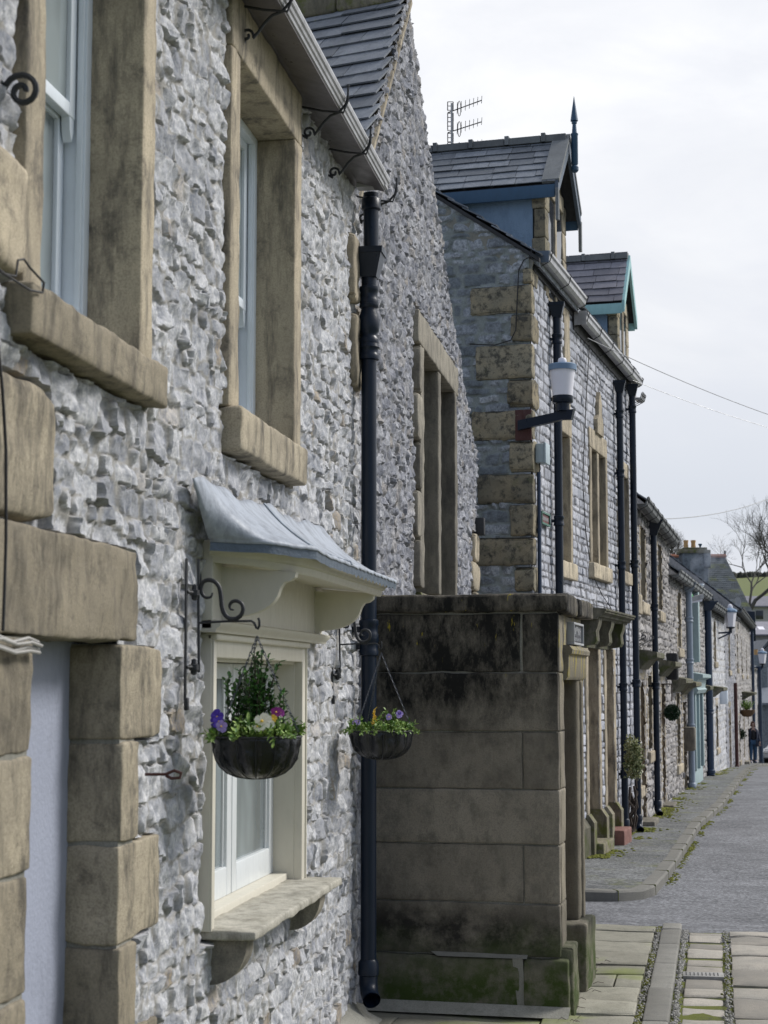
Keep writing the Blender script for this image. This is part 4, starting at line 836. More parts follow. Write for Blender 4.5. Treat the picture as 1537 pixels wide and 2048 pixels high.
# upper windows of the front
def stonewin(parent, fr, t0, t1, z0, z1, j=.14, rev=.2, pr=.02, sill=.16, lint=.2, mull=0, mat=None, sp=.05, glass=None, frm=None, smat=None, amp=.005, res=.07):
    mat = mat or M['sand']; mb = MB()
    for a, b, c, d in ((t0, t0+.05, z0, z1), (t1-.05, t1, z0, z1), (t0+.05, t1-.05, z0, z0+.05), (t0+.05, t1-.05, z1-.05, z1), (t0+.05, t1-.05, (z0+z1)/2-.02, (z0+z1)/2+.02)): mb.rbox(fr, a, b, -rev-.04, -rev, c, d, .004)
    f = mb.build('window', frm or M['white'], parent); surround(f, fr, t0, t1, z0, z1, j, j, rev, pr, sill, lint, mat, smat, sp, amp, res, .05, .05)
    mb = MB(); mb.box(fr, t0+.04, t1-.04, -rev-.03, -rev-.025, z0+.04, z1-.04); mb.build('pane', glass or M['dglass'], f, smooth=0)
    for i in range(mull):
        m = t0+(t1-t0)*(i+1)/(mull+1); mb = MB(); mb.rbox(fr, m-.07, m+.07, -rev-.01, pr-.01, z0, z1, .015, res, amp); mb.build('mullion', mat, f)
    return f
wa = stonewin(hs, B, 1.52, 2.24, 3.38, 4.92, .12, .22, .03, .2, .24)
wb_ = stonewin(hs, B, 3.80, 4.94, 3.50, 5.0, .15, .22, .03, .2, .26, 1)
mb = MB(); mb.slab(B, [(4.12, 5.24), (4.62, 5.24), (4.62, 5.42), (4.5, 5.5), (4.5, 5.66), (4.37, 5.82), (4.24, 5.66), (4.24, 5.5), (4.12, 5.42)], -.02, .06); mb.build('carved_finial', M['sand'], wb_, smooth=0)
stonewin(hs, B, 6.2, 7.0, 3.55, 4.95, .12, .22, .03, .18, .22)
mb = MB(); mb.rbox(B, 1.95, 2.3, -.05, .03, 5.12, 6.5, .015, .06, .006); mb.build('pilaster', M['sand'], hs)
# twin doorways under one moulded cornice on consoles
for i, (a, b) in enumerate(DOORS):
    mb = MB(); mb.rbox(B, a, b, -.42, -.36, -.1, 2.05, .004); mb.rbox(B, a, b, -.42, -.36, 2.1, 2.4, .004); dd = mb.build('door', M['wicker'], hs)
    for s, (p, q) in enumerate(((a-.17, a), (b, b+.17))):
        mb = MB(); mb.rbox(B, p, q, -.4, .03, .33, 2.42, .02, .07, .006, seed=i); mb.build('jamb', M['sand'], dd)
        mb = MB(); mb.extrude(B, [(-.4, -.3), (.11, -.3), (.11, .24), (.04, .34), (-.4, .34)], p-.01, q+.02); mb.build('plinth', M['mgreen'], dd, smooth=0)
    mb = MB(); mb.rbox(B, a-.02, b+.02, -.4, .2 if i == 0 else .24, -.3, -.02 if i == 0 else .02, .015, .08, .006); mb.build('doorstep', M['mgreen'] if i == 0 else M['brick'], dd)
for t in (2.95, 3.95, 4.95):
    mb = MB(); mb.extrude(B, [(0, 2.76), (.23, 2.76), (.235, 2.72), (.22, 2.66), (.195, 2.60), (.20, 2.54), (.205, 2.48), (.18, 2.44), (0, 2.42)], t, t+.24); mb.build('console', M['dcorn'], hs, smooth=30)
mb = MB(); mb.extrude(B, [(0, 2.745), (.22, 2.745), (.235, 2.77), (.27, 2.775), (.275, 2.80), (.30, 2.81), (.325, 2.825), (.325, 2.845), (.34, 2.85), (.34, 2.872), (.0, 2.90)], 2.85, 5.4); mb.rbox(B, 2.95, 5.3, .0, .04, 2.4, 2.745, .01); mb.build('cornice', M['dcorn'], hs, smooth=15)
mb = MB(); mb.extrude(B, [(0, -.3), (.07, -.3), (.07, .2), (.0, .3)], .2, 3.17); mb.build('plinth', M['dcorn'], hs, smooth=0)
# wall lantern on its arm
lt = thing('wall_lantern', 'frosted white barrel street lantern on a steel arm bolted to the quoined corner', 'street lamp', B.P(-.03, .0, 4.6))
def at_depth(x, y, d): return CAM+ray(x, y)/math.cos(PITCH)*d
pa = G.hit(1031, 820, .04); pb = G.hit(1064, 880, .04)
mb = MB(); mb.rbox(G, pa[0], pb[0], .02, .05, pb[1], pa[1], .004); mb.build('wall_plate', M['rust'], lt)
LX = np.array(G.P(0, .05, 0)); base = G.P(-.12, .06, 4.60)
end = G.P(.28, .10, 0); zz = 2+(1360-838)*17.9/FPX
dirv = G.t*.9+G.n*.12; dirv /= np.linalg.norm(dirv); frA = Frame(base[:2], math.degrees(math.atan2(dirv[0], dirv[1])))
z_a = G.hit(1040, 850, .06)[1]; z_b = G.hit(1130, 833, .06)[1]; tb_ = .60
mb = MB(); q = [(0., z_a-.06), (0., z_a+.045), (tb_-.06, z_b+.055), (tb_+.03, z_b+.06), (tb_, z_b-.05), (tb_-.1, z_b-.045)]; mb.slab(frA, q, -.035, .035); mb.build('arm', M['pipe'], lt, smooth=0)
LS = 1.36
def lp(*p): return [(r_*LS, z_*LS) for r_, z_ in p]
mb = MB(); c = frA.P(tb_-.10, 0, z_b+.05); mb.lathe(c, lp((.055, 0), (.055, .06), (.078, .065), (.082, .07), (.082, .115), (.07, .12)), 20); mb.build('lamp_base', M['pipe'], lt, smooth=40)
mb = MB(); mb.lathe(c, lp((.078, .12), (.082, .16), (.098, .31), (.101, .325)), 24); mb.build('lamp_shade', M['lampw'], lt, smooth=60)
mb = MB(); mb.lathe(c, lp((.10, .322), (.112, .322), (.112, .365), (.105, .372), (.03, .378)), 24); mb.build('lamp_cap', M['lampb'], lt, smooth=30)
mb = MB(); mb.lathe(c, lp((.03, .375), (.034, .38), (.034, .405), (.028, .42), (0, .43)), 12); mb.build('photocell', M['lampw'], lt, smooth=40)
# meter box, conduit, thin wires on the gable
t = thing('junction_box', 'pale grey plastic box on the corner of the quoined house above a thin pipe', 'box', B.P(.1, .02, 4.1))
b0 = B.hit(1072, 885, .05); b1 = B.hit(1086, 932, .05)
mb = MB(); mb.rbox(B, .08, .30, .03, .13, b1[1], b0[1], .012); mb.rbox(B, .07, .31, .125, .15, b1[1]-.01, b0[1]+.01, .01); mb.build('body', M['boxg'], t)
mb = MB(); mb.tube([B.P(.16, .06, b1[1]+.02), B.P(.15, .07, b1[1]-.06), B.P(.13, .06, b1[1]-.12)], .008, 6); mb.build('cable_tail', M['cabled'], t)
p = B.P(.12, .06, 0); mb = MB(); mb.lathe((p[0], p[1], 0), [(.022, 0), (.022, b1[1]-.1)], 10); mb.lathe((p[0], p[1], 3.6), [(.022, 0), (.028, .0), (.028, .03), (.022, .03)], 10)
tag(mb.build('conduit_pipe', M['pipen'], None, loc=(p[0], p[1], 0)), 'thin dark blue pipe dropping from the grey box at the quoined corner', 'pipe')
s = thing('house_sign', 'small maroon framed sign on the coursed wall beside the thin blue pipe', 'sign', B.P(.45, .02, 3.5))
z0_, z1_ = B.hit(1085, 1045, .03)[1], B.hit(1085, 1027, .03)[1]; mb = MB(); mb.box(B, .34, .78, .02, .04, z0_, z1_); mb.build('plate', M['signr'], s, smooth=0)
mb = MB()
for a, b_, c_, d in ((.33, .79, z1_, z1_+.02), (.33, .79, z0_-.02, z0_), (.33, .345, z0_, z1_), (.775, .79, z0_, z1_)): mb.box(B, a, b_, .02, .055, c_, d)
mb.build('frame', M['signg'], s, smooth=0)
mb = MB()
for k in range(6): mb.box(B, .39+k*.06, .42+k*.06, .04, .043, (z0_+z1_)/2-.02, (z0_+z1_)/2+.02)
mb.build('lettering', M['plaq'], s, smooth=0)
mb = MB(); mb.tube([G.P(G.hit(x, y, .06)[0], .06, G.hit(x, y, .06)[1]) for x, y in ((1062, 512), (1048, 520), (1038, 540), (1035, 600), (1032, 660), (1022, 680), (990, 690), (940, 688))], .007, 5)
tag(mb.build('wall_cable', M['cabled'], None, loc=G.P(-.2, .03, 5)), 'thin black cable curling down across the quoined gable under the eaves', 'cable')
mb = MB()
def bp(pts, w=.04): return [B.P(B.hit(x, y, w)[0], w, B.hit(x, y, w)[1]) for x, y in pts]
mb.tube(bp(((1180, 690), (1174, 780), (1166, 960), (1172, 1060), (1180, 1120))), .006, 4); mb.tube(bp(((1186, 1150), (1205, 1190), (1222, 1215), (1230, 1250), (1215, 1285), (1170, 1290))), .006, 4); mb.tube(bp(((1170, 1205), (1200, 1212), (1240, 1222))), .005, 4)
tag(mb.build('trailing_wire', M['cabled'], None, loc=B.P(4, .04, 4)), 'thin dark wires trailing over the coursed wall around the twin window and cornice', 'wire')
# television aerial
an = thing('tv_aerial', 'rooftop television aerial with three stacked yagi arms against the sky', 'aerial', B.P(1.0, -3.3, 8.6))
def apx(x, y, w=-3.3): r = G; return None
ad = 21.5
def aq(x, y, dd=0): return at_depth(x, y, ad+dd)
mb = MB(); m0 = aq(904, 330); m1 = aq(904, 206); m0 = np.array([m1[0], m1[1], 8.3]); mb.tube([m0, m1], .014, 8)
mast = mb.build('mast', M['gut'], an)
def onmast(x, y):  # point in the vertical plane through the mast, facing the street
    r = ray(x, y); k = (m1-CAM).dot(F0)/r.dot(F0); return CAM+k*r
for ya, yb, yt in ((222, 200, 0), (262, 243, 0), (303, 287, 0)):
    mb = MB(); a = onmast(896, ya+3); b = onmast(964, yb); rr = np.array(F0)*.0; mb.tube([a, b], .007, 6); ar = mb.build('boom', M['cabled'], an)
    mb = MB(); u = (b-a)/np.linalg.norm(b-a); side = np.array([0, 0, 1.])
    for k in range(7): c = a+(b-a)*(.28+.72*k/6); h = .10-.008*k; mb.tube([c-side*h*.45+F0*.05, c+side*h*.75-F0*.05], .0035, 4)
    c = a+(b-a)*.34; mb.tube([c+np.array([.02*math.cos(q), 0, .10*math.sin(q)]) for q in np.linspace(0, 2*math.pi, 13)], .005, 5)
    mb.build('element', M['cabled'], ar)
    c = a+(b-a)*.08; mb = MB()
    for s in (-1, 1):
        for e in (-.035, .035): mb.tube([c+Rt*e+np.array([0, 0, s*.015]), c+Rt*e+np.array([0, 0, s*.13])], .006, 4)
        for z in (.02, .075, .13): mb.tube([c+Rt*-.035+np.array([0, 0, s*z]), c+Rt*.035+np.array([0, 0, s*z])], .005, 4)
    mb.build('reflector', M['cabled'], ar)
# overhead wires
mb = MB()
def sag(a, b, s, n=14): return [a+(b-a)*i/n-np.array([0, 0, s*4*(i/n)*(1-i/n)]) for i in range(n+1)]
w0_ = B.P(3.2, .2, 6.0); pA = at_depth(1180, 680, 21); pB = at_depth(1600, 850, 26); pC = at_depth(1600, 872, 26)
mb.tube(sag(B.P(B.hit(1176, 676, .1)[0], .1, B.hit(1176, 676, .1)[1]), pB, .06), .0055, 5); mb.tube(sag(B.P(B.hit(1258, 757, .1)[0], .1, B.hit(1258, 757, .1)[1]), pC, .05), .004, 5)
tag(mb.build('overhead_wires', M['gut'], None, loc=B.P(4, .1, 6)), 'pair of pale overhead wires leaving the dormered house across the street', 'wire')
mb = MB(); mb.tube(sag(at_depth(1315, 1038, 45), at_depth(1600, 968, 60), .3), .012, 5); tag(mb.build('overhead_wire', M['gut'], None, loc=at_depth(1400, 1010, 50)), 'faint single overhead wire high across the far street', 'wire')
# ================================================================== lower terrace beyond
D = Frame(B.P(7.56, 0, 0)[:2], 13.3-math.degrees(YAW)); E = Frame(D.P(8.2, 0, 0)[:2], 14.3-math.degrees(YAW))
def terrace(name, label, fr, t0, t1, zb, ze, mat, seed, holes, pitch=.8, depth=3.0, res=.03, roofm='slate', row=.11, stw=.22, verge=True, kw={}):
    h = thing(name, label, 'house', fr.P((t0+t1)/2, -1, zb)); a = dict(jit=.35, p=3., rel=.03, mw=.016, warp=.04, tilt=.15, rough=.02, rsc=.1); a.update(kw)
    rubble('wall', mat, h, fr, t0, t1, zb-.4, ze, res, res*.8, row, stw, seed, holes=[(x+.03, y-.03, c+.03, d-.03) for x, y, c, d in holes], **a)
    v = -fr.n*1+np.array([0, 0, pitch]); slates('roof', M[roofm], h, fr.P(t0, .2, ze-.05), fr.t, v, t1-t0, math.hypot(depth, depth*pitch), .26, .42, seed, th=.02, jit=.01)
    zt_ = ze-.07+depth*pitch; g = Frame(fr.P(t0, 0, 0)[:2], fr.deg+90)
    mb = MB(); mb.slab(g, [(.2, ze-.08), (-depth+.2, zt_), (-depth*2, ze-.08)], -(t1-t0), -.0); mb.box(fr, t0, t1, -2*depth, -.6, zb-.4, ze-.1); mb.build('gable_walls', mat, h, smooth=0)
    mb = MB(); k = t0
    while k < t1: mb.rbox(fr, k, min(k+.45, t1)-.01, -depth+.08, -depth+.32, zt_-.04, zt_+.12, .03); k += .45
    mb.build('ridge', M['ridge'], h)
    return h
def hood(parent, fr, t0, t1, z, w=.32, mat='dcorn', h=.16):
    mb = MB(); mb.extrude(fr, [(0, z-h*1.6), (.06, z-h*1.6), (w*.5, z-h*.9), (w*.55, z-h*.75), (w*.9, z-h*.6), (w, z-h*.5), (w, z-h*.1), (w*.97, z), (0, z+.05)], t0, t1); return mb.build('door_hood', M[mat], parent, smooth=20)
def doorway(parent, fr, t0, t1, zb, zt__, mat='sand', dm='wicker', step='sandg'):
    mb = MB(); mb.rbox(fr, t0, t1, -.26, -.22, zb, zt__, .004); d = mb.build('door', M[dm], parent)
    for a, b in ((t0-.15, t0), (t1, t1+.15)): mb = MB(); mb.rbox(fr, a, b, -.26, .03, zb-.1, zt__, .02, .2, .006); mb.build('jamb', M[mat], d)
    mb = MB(); mb.rbox(fr, t0-.15, t1+.15, -.26, .03, zt__, zt__+.22, .02, .2, .006); mb.build('lintel', M[mat], d)
    mb = MB(); mb.rbox(fr, t0-.05, t1+.05, -.1, .22, zb-.3, zb+.04, .02, .15, .006); mb.build('doorstep', M[step], d); return d
wl = [(1.15, 2.1, 3.22, 4.45), (4.9, 5.8, 3.22, 4.45), (2.2, 3.05, .85, 2.1), (.75, 1.6, -.3, 2.0), (5.2, 6.05, -.3, 1.95)]
hD = terrace('terraced_house', 'low brownish rubble terraced house right after the tall dormered house, with a black drainpipe', D, 0, 7.75, -.2, 4.72, M['rub5'], 61, wl, res=.026)
for a, b, c, d in wl[:3]: stonewin(hD, D, a, b, c, d, .13, .16, .03, .18, .2)
doorway(hD, D, .75, 1.6, -.18, 2.0); doorway(hD, D, 5.2, 6.05, -.25, 1.95); hood(hD, D, .35, 2.0, 2.42); hood(hD, D, 4.7, 6.5, 2.32)
for t in (0, .0): pass
gutter(hD, D, .05, 7.7, 4.72, M['ridge'], s=1.5); drainpipe(hD, P2(B, B.hit(1268, 1000, .1)[0], .1), 6.2, -.15, .048, M['pipe'], True, (3.7, 6, 1.95, .8), hs=.9); drainpipe(hD, P2(D, 2.95, .1), 4.4, -.18, .05, M['pipe'], True, (1.9, 3.2), hs=1.5)
mb = MB(); mb.rbox(D, .25, .7, -.3, .02, 4.6, 6.5, .02, .1, .01); mb.build('end_pier', M['sand'], hD)
gutter(hs, B, 7.5, 7.85, 6.3, s=1.1)
stonewin(hD, D, .3, .62, 3.3, 4.55, .1, .1, .03, .3, .15); stonewin(hD, D, .3, .62, .4, 2.0, .1, .1, .03, .16, .15)
# house E1
wl = [(1.6, 2.5, 2.65, 3.85), (5.9, 6.7, 2.6, 3.8), (1.0, 1.8, .3, 1.75), (2.6, 3.4, -.5, 1.55), (4.55, 7.1, -.7, 1.75)]
h1 = terrace('terraced_house', 'rubble terraced house in mid row with a pale blue-green shopfront and grey-blue pipe', E, -.45, 9.9, -.4, 4.12, M['rub5'], 62, wl, res=.035)
for a, b, c, d in wl[:3]: stonewin(h1, E, a, b, c, d, .13, .16, .03, .18, .2)
doorway(h1, E, 2.6, 3.4, -.38, 1.55); hood(h1, E, .0, 1.95, 2.02, .3); hood(h1, E, 2.2, 3.9, 1.95, .34, 'mgreen'); gutter(h1, E, -.4, 9.9, 4.12, M['ridge'], s=1.6)
drainpipe(h1, P2(E, 3.55, .12), 3.9, -.4, .07, M['pipeg'], True, (1.0, 2.4, 3.3), hs=1.1)
mb = MB(); mb.rbox(E, 4.45, 7.2, -.1, .12, -.55, .0, .01); mb.rbox(E, 4.5, 4.75, -.1, .16, 0, 1.7, .01); mb.rbox(E, 5.7, 5.9, -.1, .16, 0, 1.7, .01); mb.rbox(E, 6.95, 7.2, -.1, .16, 0, 1.7, .01); mb.rbox(E, 4.8, 5.68, -.1, .04, 0, 1.7, .01); sf = mb.build('shopfront', M['aquad'], h1)
mb = MB(); mb.extrude(E, [(0, 1.7), (.2, 1.7), (.24, 1.78), (.2, 1.82), (.22, 2.0), (.34, 2.05), (.34, 2.12), (0, 2.18)], 4.35, 7.3); mb.build('fascia', M['aquad'], sf, smooth=0)
mb = MB(); mb.box(E, 5.9, 6.95, -.02, .05, .0, 1.7); mb.build('pane', M['dglass'], sf, smooth=0)
mb = MB(); mb.rbox(E, 5.35, 5.75, .0, .2, 2.4, 4.0, .01); mb.build('painted_board', M['aquad'], h1)
hood(h1, E, 7.6, 8.8, 1.85, .3)
# white coursed house
wl = [(14.2, 15.1, 2.5, 3.65), (14.6, 15.5, .1, 1.3), (12.2, 13.0, -.7, 1.45)]
h2 = terrace('terraced_house', 'pale whitewashed coursed terraced house with a navy pipe, after the shopfront', E, 9.95, 19.6, -.6, 4.0, M['rub1'], 63, wl, res=.045, row=.2, stw=.35, kw=dict(jit=.08, p=6., rel=.015, tilt=.05))
stonewin(h2, E, *wl[0]); stonewin(h2, E, *wl[1]); doorway(h2, E, 12.2, 13.0, -.5, 1.45); hood(h2, E, 11.5, 13.6, 1.8, .4); gutter(h2, E, 9.95, 19.6, 4.0, M['ridge'], s=1.8)
drainpipe(h2, P2(E, 10.05, .12), 3.75, -.45, .09, M['pipen'], True, (1.2,), hs=1.3)
# dark recessed house and the last tall one
wl = [(22.0, 22.9, 2.3, 3.6), (21.5, 22.4, -.9, 1.1)]
h3 = terrace('terraced_house', 'dark mossy stone terraced house with rust-brown pipe beyond the whitewashed house', E, 19.65, 26.5, -.8, 4.1, M['rub2'], 64, wl, res=.06, kw=dict(rel=.02))
stonewin(h3, E, *wl[0]); doorway(h3, E, 21.5, 22.4, -.85, 1.1); drainpipe(h3, P2(E, 24., .12), 1.9, -1.0, .06, M['rust'], False, ())
E4 = Frame(E.P(26.5, 0, 0)[:2], 13.55-math.degrees(YAW)); wl = [(2, 2.9, 2.4, 3.7), (7, 7.9, 2.2, 3.6), (13.5, 14.4, 2.2, 3.6), (2.4, 3.4, -.9, .6), (8, 8.9, -1.2, .9), (14, 15, -1.3, .5)]
h4 = terrace('terraced_house', 'last tall terraced house of the row with dark eaves brackets and a hanging basket', E4, .05, 20.4, -1.2, 4.5, M['rub5'], 65, wl, res=.07, row=.16, stw=.3, kw=dict(rel=.02))
for q in (0, 1, 2, 3, 5): stonewin(h4, E4, *wl[q])
doorway(h4, E4, 8, 8.9, -1.2, .9); hood(h4, E4, 6.5, 10.5, 1.5, .5); gutter(h4, E4, .1, 20.3, 4.5, M['ridge'], s=2.); drainpipe(h4, P2(E4, 19.6, .14), 4.2, -1.8, .07, M['pipen'], True, ())
wl = [(22.5, 23.5, -1, 1.0)]
h5 = terrace('cottage', 'low pale cottage at the very end of the row beside the far lamp', E4, 20.5, 33, -1.9, 2.6, M['rub5'], 66, wl, res=.08, row=.16, stw=.3, kw=dict(rel=.02)); stonewin(h5, E4, *wl[0])
# ---- things on the terrace walls
def lantern(loc, label, s=1., cap='pipe'):
    t = thing('street_lantern', label, 'street lamp', loc); x, y, z = loc
    mb = MB(); mb.lathe((x, y, z), [(.05*s, -.12*s), (.05*s, 0), (.12*s, .02*s), (.14*s, .06*s)], 8); mb.build('lamp_base', M['pipe'], t)
    mb = MB(); mb.lathe((x, y, z), [(.13*s, .06*s), (.19*s, .5*s)], 6); mb.build('lamp_shade', M['lampw'], t, smooth=0)
    mb = MB(); mb.lathe((x, y, z), [(.2*s, .5*s), (.22*s, .53*s), (.2*s, .58*s), (.08*s, .64*s)], 8); mb.build('lamp_cap', M['lampb'], t)
    mb = MB(); mb.lathe((x, y, z), [(.07*s, .62*s), (.08*s, .68*s), (.05*s, .74*s), (0, .76*s)], 8); mb.build('photocell', M['lampw'], t)
    return t
q = at_depth(1462, 1258, 49); L1 = lantern(q, 'frosted street lantern on a curled wall bracket in front of the dark recessed house', .95)
mb = MB(); e = E.P(E.hit(1440, 1262, .0)[0], 0, 0); mb.tube([np.array([q[0], q[1], q[2]-.1]), np.array([q[0]-.55, q[1]+.2, q[2]-.12]), np.array([q[0]-1.2, q[1]+.4, q[2]-.2])], .03, 6); mb.tube([np.array([q[0], q[1], q[2]-.12]), np.array([q[0]-.4, q[1]+.15, q[2]-.3]), np.array([q[0]-1.2, q[1]+.4, q[2]-.38])], .025, 6); mb.build('bracket', M['pipen'], L1)
q = at_depth(1526, 1330, 80); zg = zp(q[1]); L2 = lantern(q, 'frosted street lantern on a tall dark post near the walking person', 1.05)
mb = MB(); mb.lathe((q[0]-.15, q[1], 0), [(.09, zg), (.09, q[2]-.1)], 8); mb.build('post', M['pipen'], L2); mb = MB(); mb.tube([np.array([q[0], q[1], q[2]-.1]), np.array([q[0]-.15, q[1], q[2]-.3])], .04, 6); mb.tube([np.array([q[0], q[1], q[2]-.1]), np.array([q[0]-1., q[1], q[2]-.12])], .04, 6); mb.build('bracket', M['pipen'], L2)
# flat modern street light on the wall with a green photocell
q = at_depth(1386, 1200, 37.5); r = thing('street_light', 'flat grey modern street light on a thin arm with a green sensor on top', 'street lamp', q)
u = Rt*.97+F0*.25; u /= np.linalg.norm(u); fr = Frame(q[:2], math.degrees(math.atan2(u[0], u[1])))
mb = MB(); mb.slab(fr, [(-.2, q[2]-.06), (-.2, q[2]+.02), (.22, q[2]+.13), (.22, q[2]+.03)], -.11, .11); mb.build('lamp_head', M['gut'], r, smooth=0)
mb = MB(); mb.slab(fr, [(-.19, q[2]-.10), (-.19, q[2]-.062), (.2, q[2]+.02), (.19, q[2]-.03)], -.09, .09); mb.build('lamp_lens', M['lampw'], r, smooth=0)
mb = MB(); mb.lathe(fr.P(-.04, 0, q[2]+.06), [(.045, 0), (.05, .03), (.03, .07), (0, .08)], 8); M['grn'] = m_paint('green_sensor', (.06, .5, .12), .3, .05); mb.build('photocell', M['grn'], r, smooth=60)
mb = MB(); mb.tube([fr.P(-.18, 0, q[2]-.02), fr.P(-.55, 0, q[2]-.15)], .02, 6); mb.rbox(fr, -.62, -.5, -.06, .06, q[2]-.3, q[2]-.05, .01); mb.build('arm', M['gut'], r)
# clothes-line style scroll brackets over the doors
q0 = at_depth(1250, 1290, 25.3); sb = MB()
for (xa, ya, xb, yb) in ((1244, 1274, 1292, 1276), (1250, 1302, 1292, 1274), (1268, 1300, 1308, 1277)):
    a = at_depth(xa, ya, 25.2); b = at_depth(xb, yb, 25.4); sb.tube([a, (a+b)/2+np.array([0, 0, .01]), b], .008, 5); sb.tube([b+np.array([.035*math.cos(p)-.03, 0, .035*math.sin(p)]) for p in np.linspace(0, 5.5, 12)], .006, 5)
tag(sb.build('iron_sign_brackets', M['iron'], None, loc=q0), 'thin black scrolled iron brackets sticking out past the pipes of the dormered house', 'bracket')
# alarm / utility boxes
for fr, t_, z_, h_, m_, nm, lb in ((E, 3.0, .5, .5, 'sandg', 'meter_box', 'tan utility box low on the rubble house before the grey-blue pipe'), (E, 16.6, 1.3, .5, 'bluew', 'wall_box', 'white box on the end of the whitewashed terraced house'), (D, 6.6, 2.0, .5, 'cabled', 'wall_box', 'small black box over the second door hood of the low rubble house')):
    mb = MB(); mb.rbox(fr, t_, t_+.35, .0, .22, z_, z_+h_, .015); mb.rbox(fr, t_+.02, t_+.33, .215, .235, z_+.02, z_+h_-.02, .006); tag(mb.build(nm, M[m_], None, loc=fr.P(t_, 0, z_)), lb, 'box')
q = at_depth(1513, 1168, 70); q = at_depth(1476, 1205, 62)
sd = thing('satellite_dish', 'small grey satellite dish on the far roof edge below the mossy slates', 'satellite dish', q); mb = MB()
V = [q]+[q+Rt*.12*math.cos(a)+np.array([0, 0, .2*math.sin(a)])-F0*.05 for a in np.linspace(0, 2*math.pi, 17)[:-1]]; mb.add(V, [(0, 1+i, 1+(i+1) % 16) for i in range(16)]); mb.build('dish', M['gut'], sd); mb = MB(); mb.tube([q+F0*.05, q+F0*.05-np.array([0, 0, 1.0])], .03, 6); mb.tube([q-np.array([0, 0, .3]), q-F0*.3-Rt*.35-np.array([0, 0, .28])], .02, 5); mb.build('mount', M['cabled'], sd)
# ================================================================== beyond the row
g0 = at_depth(1420, 1230, 88); Gf = Frame((at_depth(1320, 1300, 90)[0], at_depth(1320, 1300, 90)[1]), math.degrees(math.atan2(Rt[0], Rt[1])))
def GX(x, d=90): return (x-1320)/FPX*d
def GZ(y, d=90): return 2+(1360-y)/FPX*d
bh = thing('slate_roofed_house', 'big far house with a broad moss-banded slate roof, red ridge tiles and a stone chimney', 'house', Gf.P(3, -2, -2))
Gn = -F0; rise = GZ(1112, 93)-GZ(1222); run = 3.2
O_ = Gf.P(-2, .0, GZ(1222)); 
slates('roof', M['slatem'], bh, O_, Rt, F0*run+np.array([0, 0, rise]), GX(1508)+2, math.hypot(run, rise), .16, .4, 77, umax=lambda v: GX(1508)+2-.75*v/math.hypot(run, rise), th=.008, jit=.003)
mb = MB(); a = GX(1508); z0_ = GZ(1222); z1_ = z0_+rise
mb.add([Gf.P(-2, 0, z0_)-np.array([0, 0, .05]), Gf.P(a, 0, z0_)-np.array([0, 0, .05]), Gf.P(a-.75, 0, z1_)+F0*run-np.array([0, 0, .05]), Gf.P(-2, 0, z1_)+F0*run-np.array([0, 0, .05])], [(0, 1, 2, 3)])
for k in range(5): pass
pts = [Gf.P(-2, -0.0, -3)-F0*-.4, Gf.P(a-.3, 0, -3)+F0*.4, Gf.P(a-.3, 0, -3)+F0*6.2, Gf.P(-2, 0, -3)+F0*6.2]; mb.plan([(p[0], p[1]) for p in pts], -4, z0_-.05)
mb.add([Gf.P(a-.3, 0, z0_)+F0*.3, Gf.P(a-.3, 0, z0_)+F0*6.2, Gf.P(a-.9, 0, z1_-.1)+F0*run], [(0, 1, 2)]); mb.build('walls', M['navy'] if 0 else M['rub3'], bh, smooth=0)
mb = MB(); mb.tube([Gf.P(-2, 0, z1_+.05)+F0*run, Gf.P(a-.7, 0, z1_+.05)+F0*run], .12, 6); ro = mb.build('ridge', M['terra'], bh)
mb = MB(); e = Gf.P(a-.75, 0, z1_)+F0*run; mb.tube([e, e+np.array([0, 0, .35])], .06, 5); mb.build('finial', M['cabled'], bh)
mb = MB(); mb.rbox(Frame(Gf.o[:2], Gf.deg), GX(1470), a+.1, .1, .25, z0_-1.0, z0_-.02, .02); mb.rbox(Gf, a-.1, a+.12, .05, .2, z0_-1.6, z0_-.2, .02); mb.build('bargeboard', M['pipe'], bh)
# chimney
ch = MB(); cd = 60.; c0 = at_depth(1395, 1170, cd); fc = Frame(c0[:2], math.degrees(math.atan2(Rt[0], Rt[1]))); s_ = cd/FPX
chim = thing('chimney_stack', 'grey stone chimney with a mossy cap and two orange pots above the row', 'chimney', (c0[0], c0[1], 2+(1360-1185)*s_))
zc = lambda y: 2+(1360-y)*s_
mb = MB(); mb.rbox(fc, -28*s_, 24*s_, -.8, 0, zc(1215), zc(1104), .02, .12, .02); mb.rbox(fc, 14*s_, 28*s_, -.9, .05, zc(1135), zc(1104), .02); mb.build('stack', M['rub3'], chim)
mb = MB(); mb.rbox(fc, -32*s_, 28*s_, -.9, .08, zc(1106), zc(1099), .02); mb.rbox(fc, -27*s_, 22*s_, -.8, .0, zc(1099), zc(1094), .02); mb.build('cap', M['mgreen'], chim)
for x, y0_, m_ in ((1378, 1078, 'pot'), (1393, 1077, 'pot')):
    c = fc.P((x-1395)*s_, -.4, zc(1095)); mb = MB(); mb.lathe(c, [(.09, 0), (.075, .18), (.09, .26), (.09, .30), (.07, .30)], 10); mb.build('chimney_pot', M[m_], chim)
c = fc.P(12*s_, -.4, zc(1095)); mb = MB(); mb.lathe(c, [(.035, 0), (.035, .1), (.07, .13), (.07, .17), (.02, .18)], 10); mb.build('chimney_pot', M['navy'], chim)
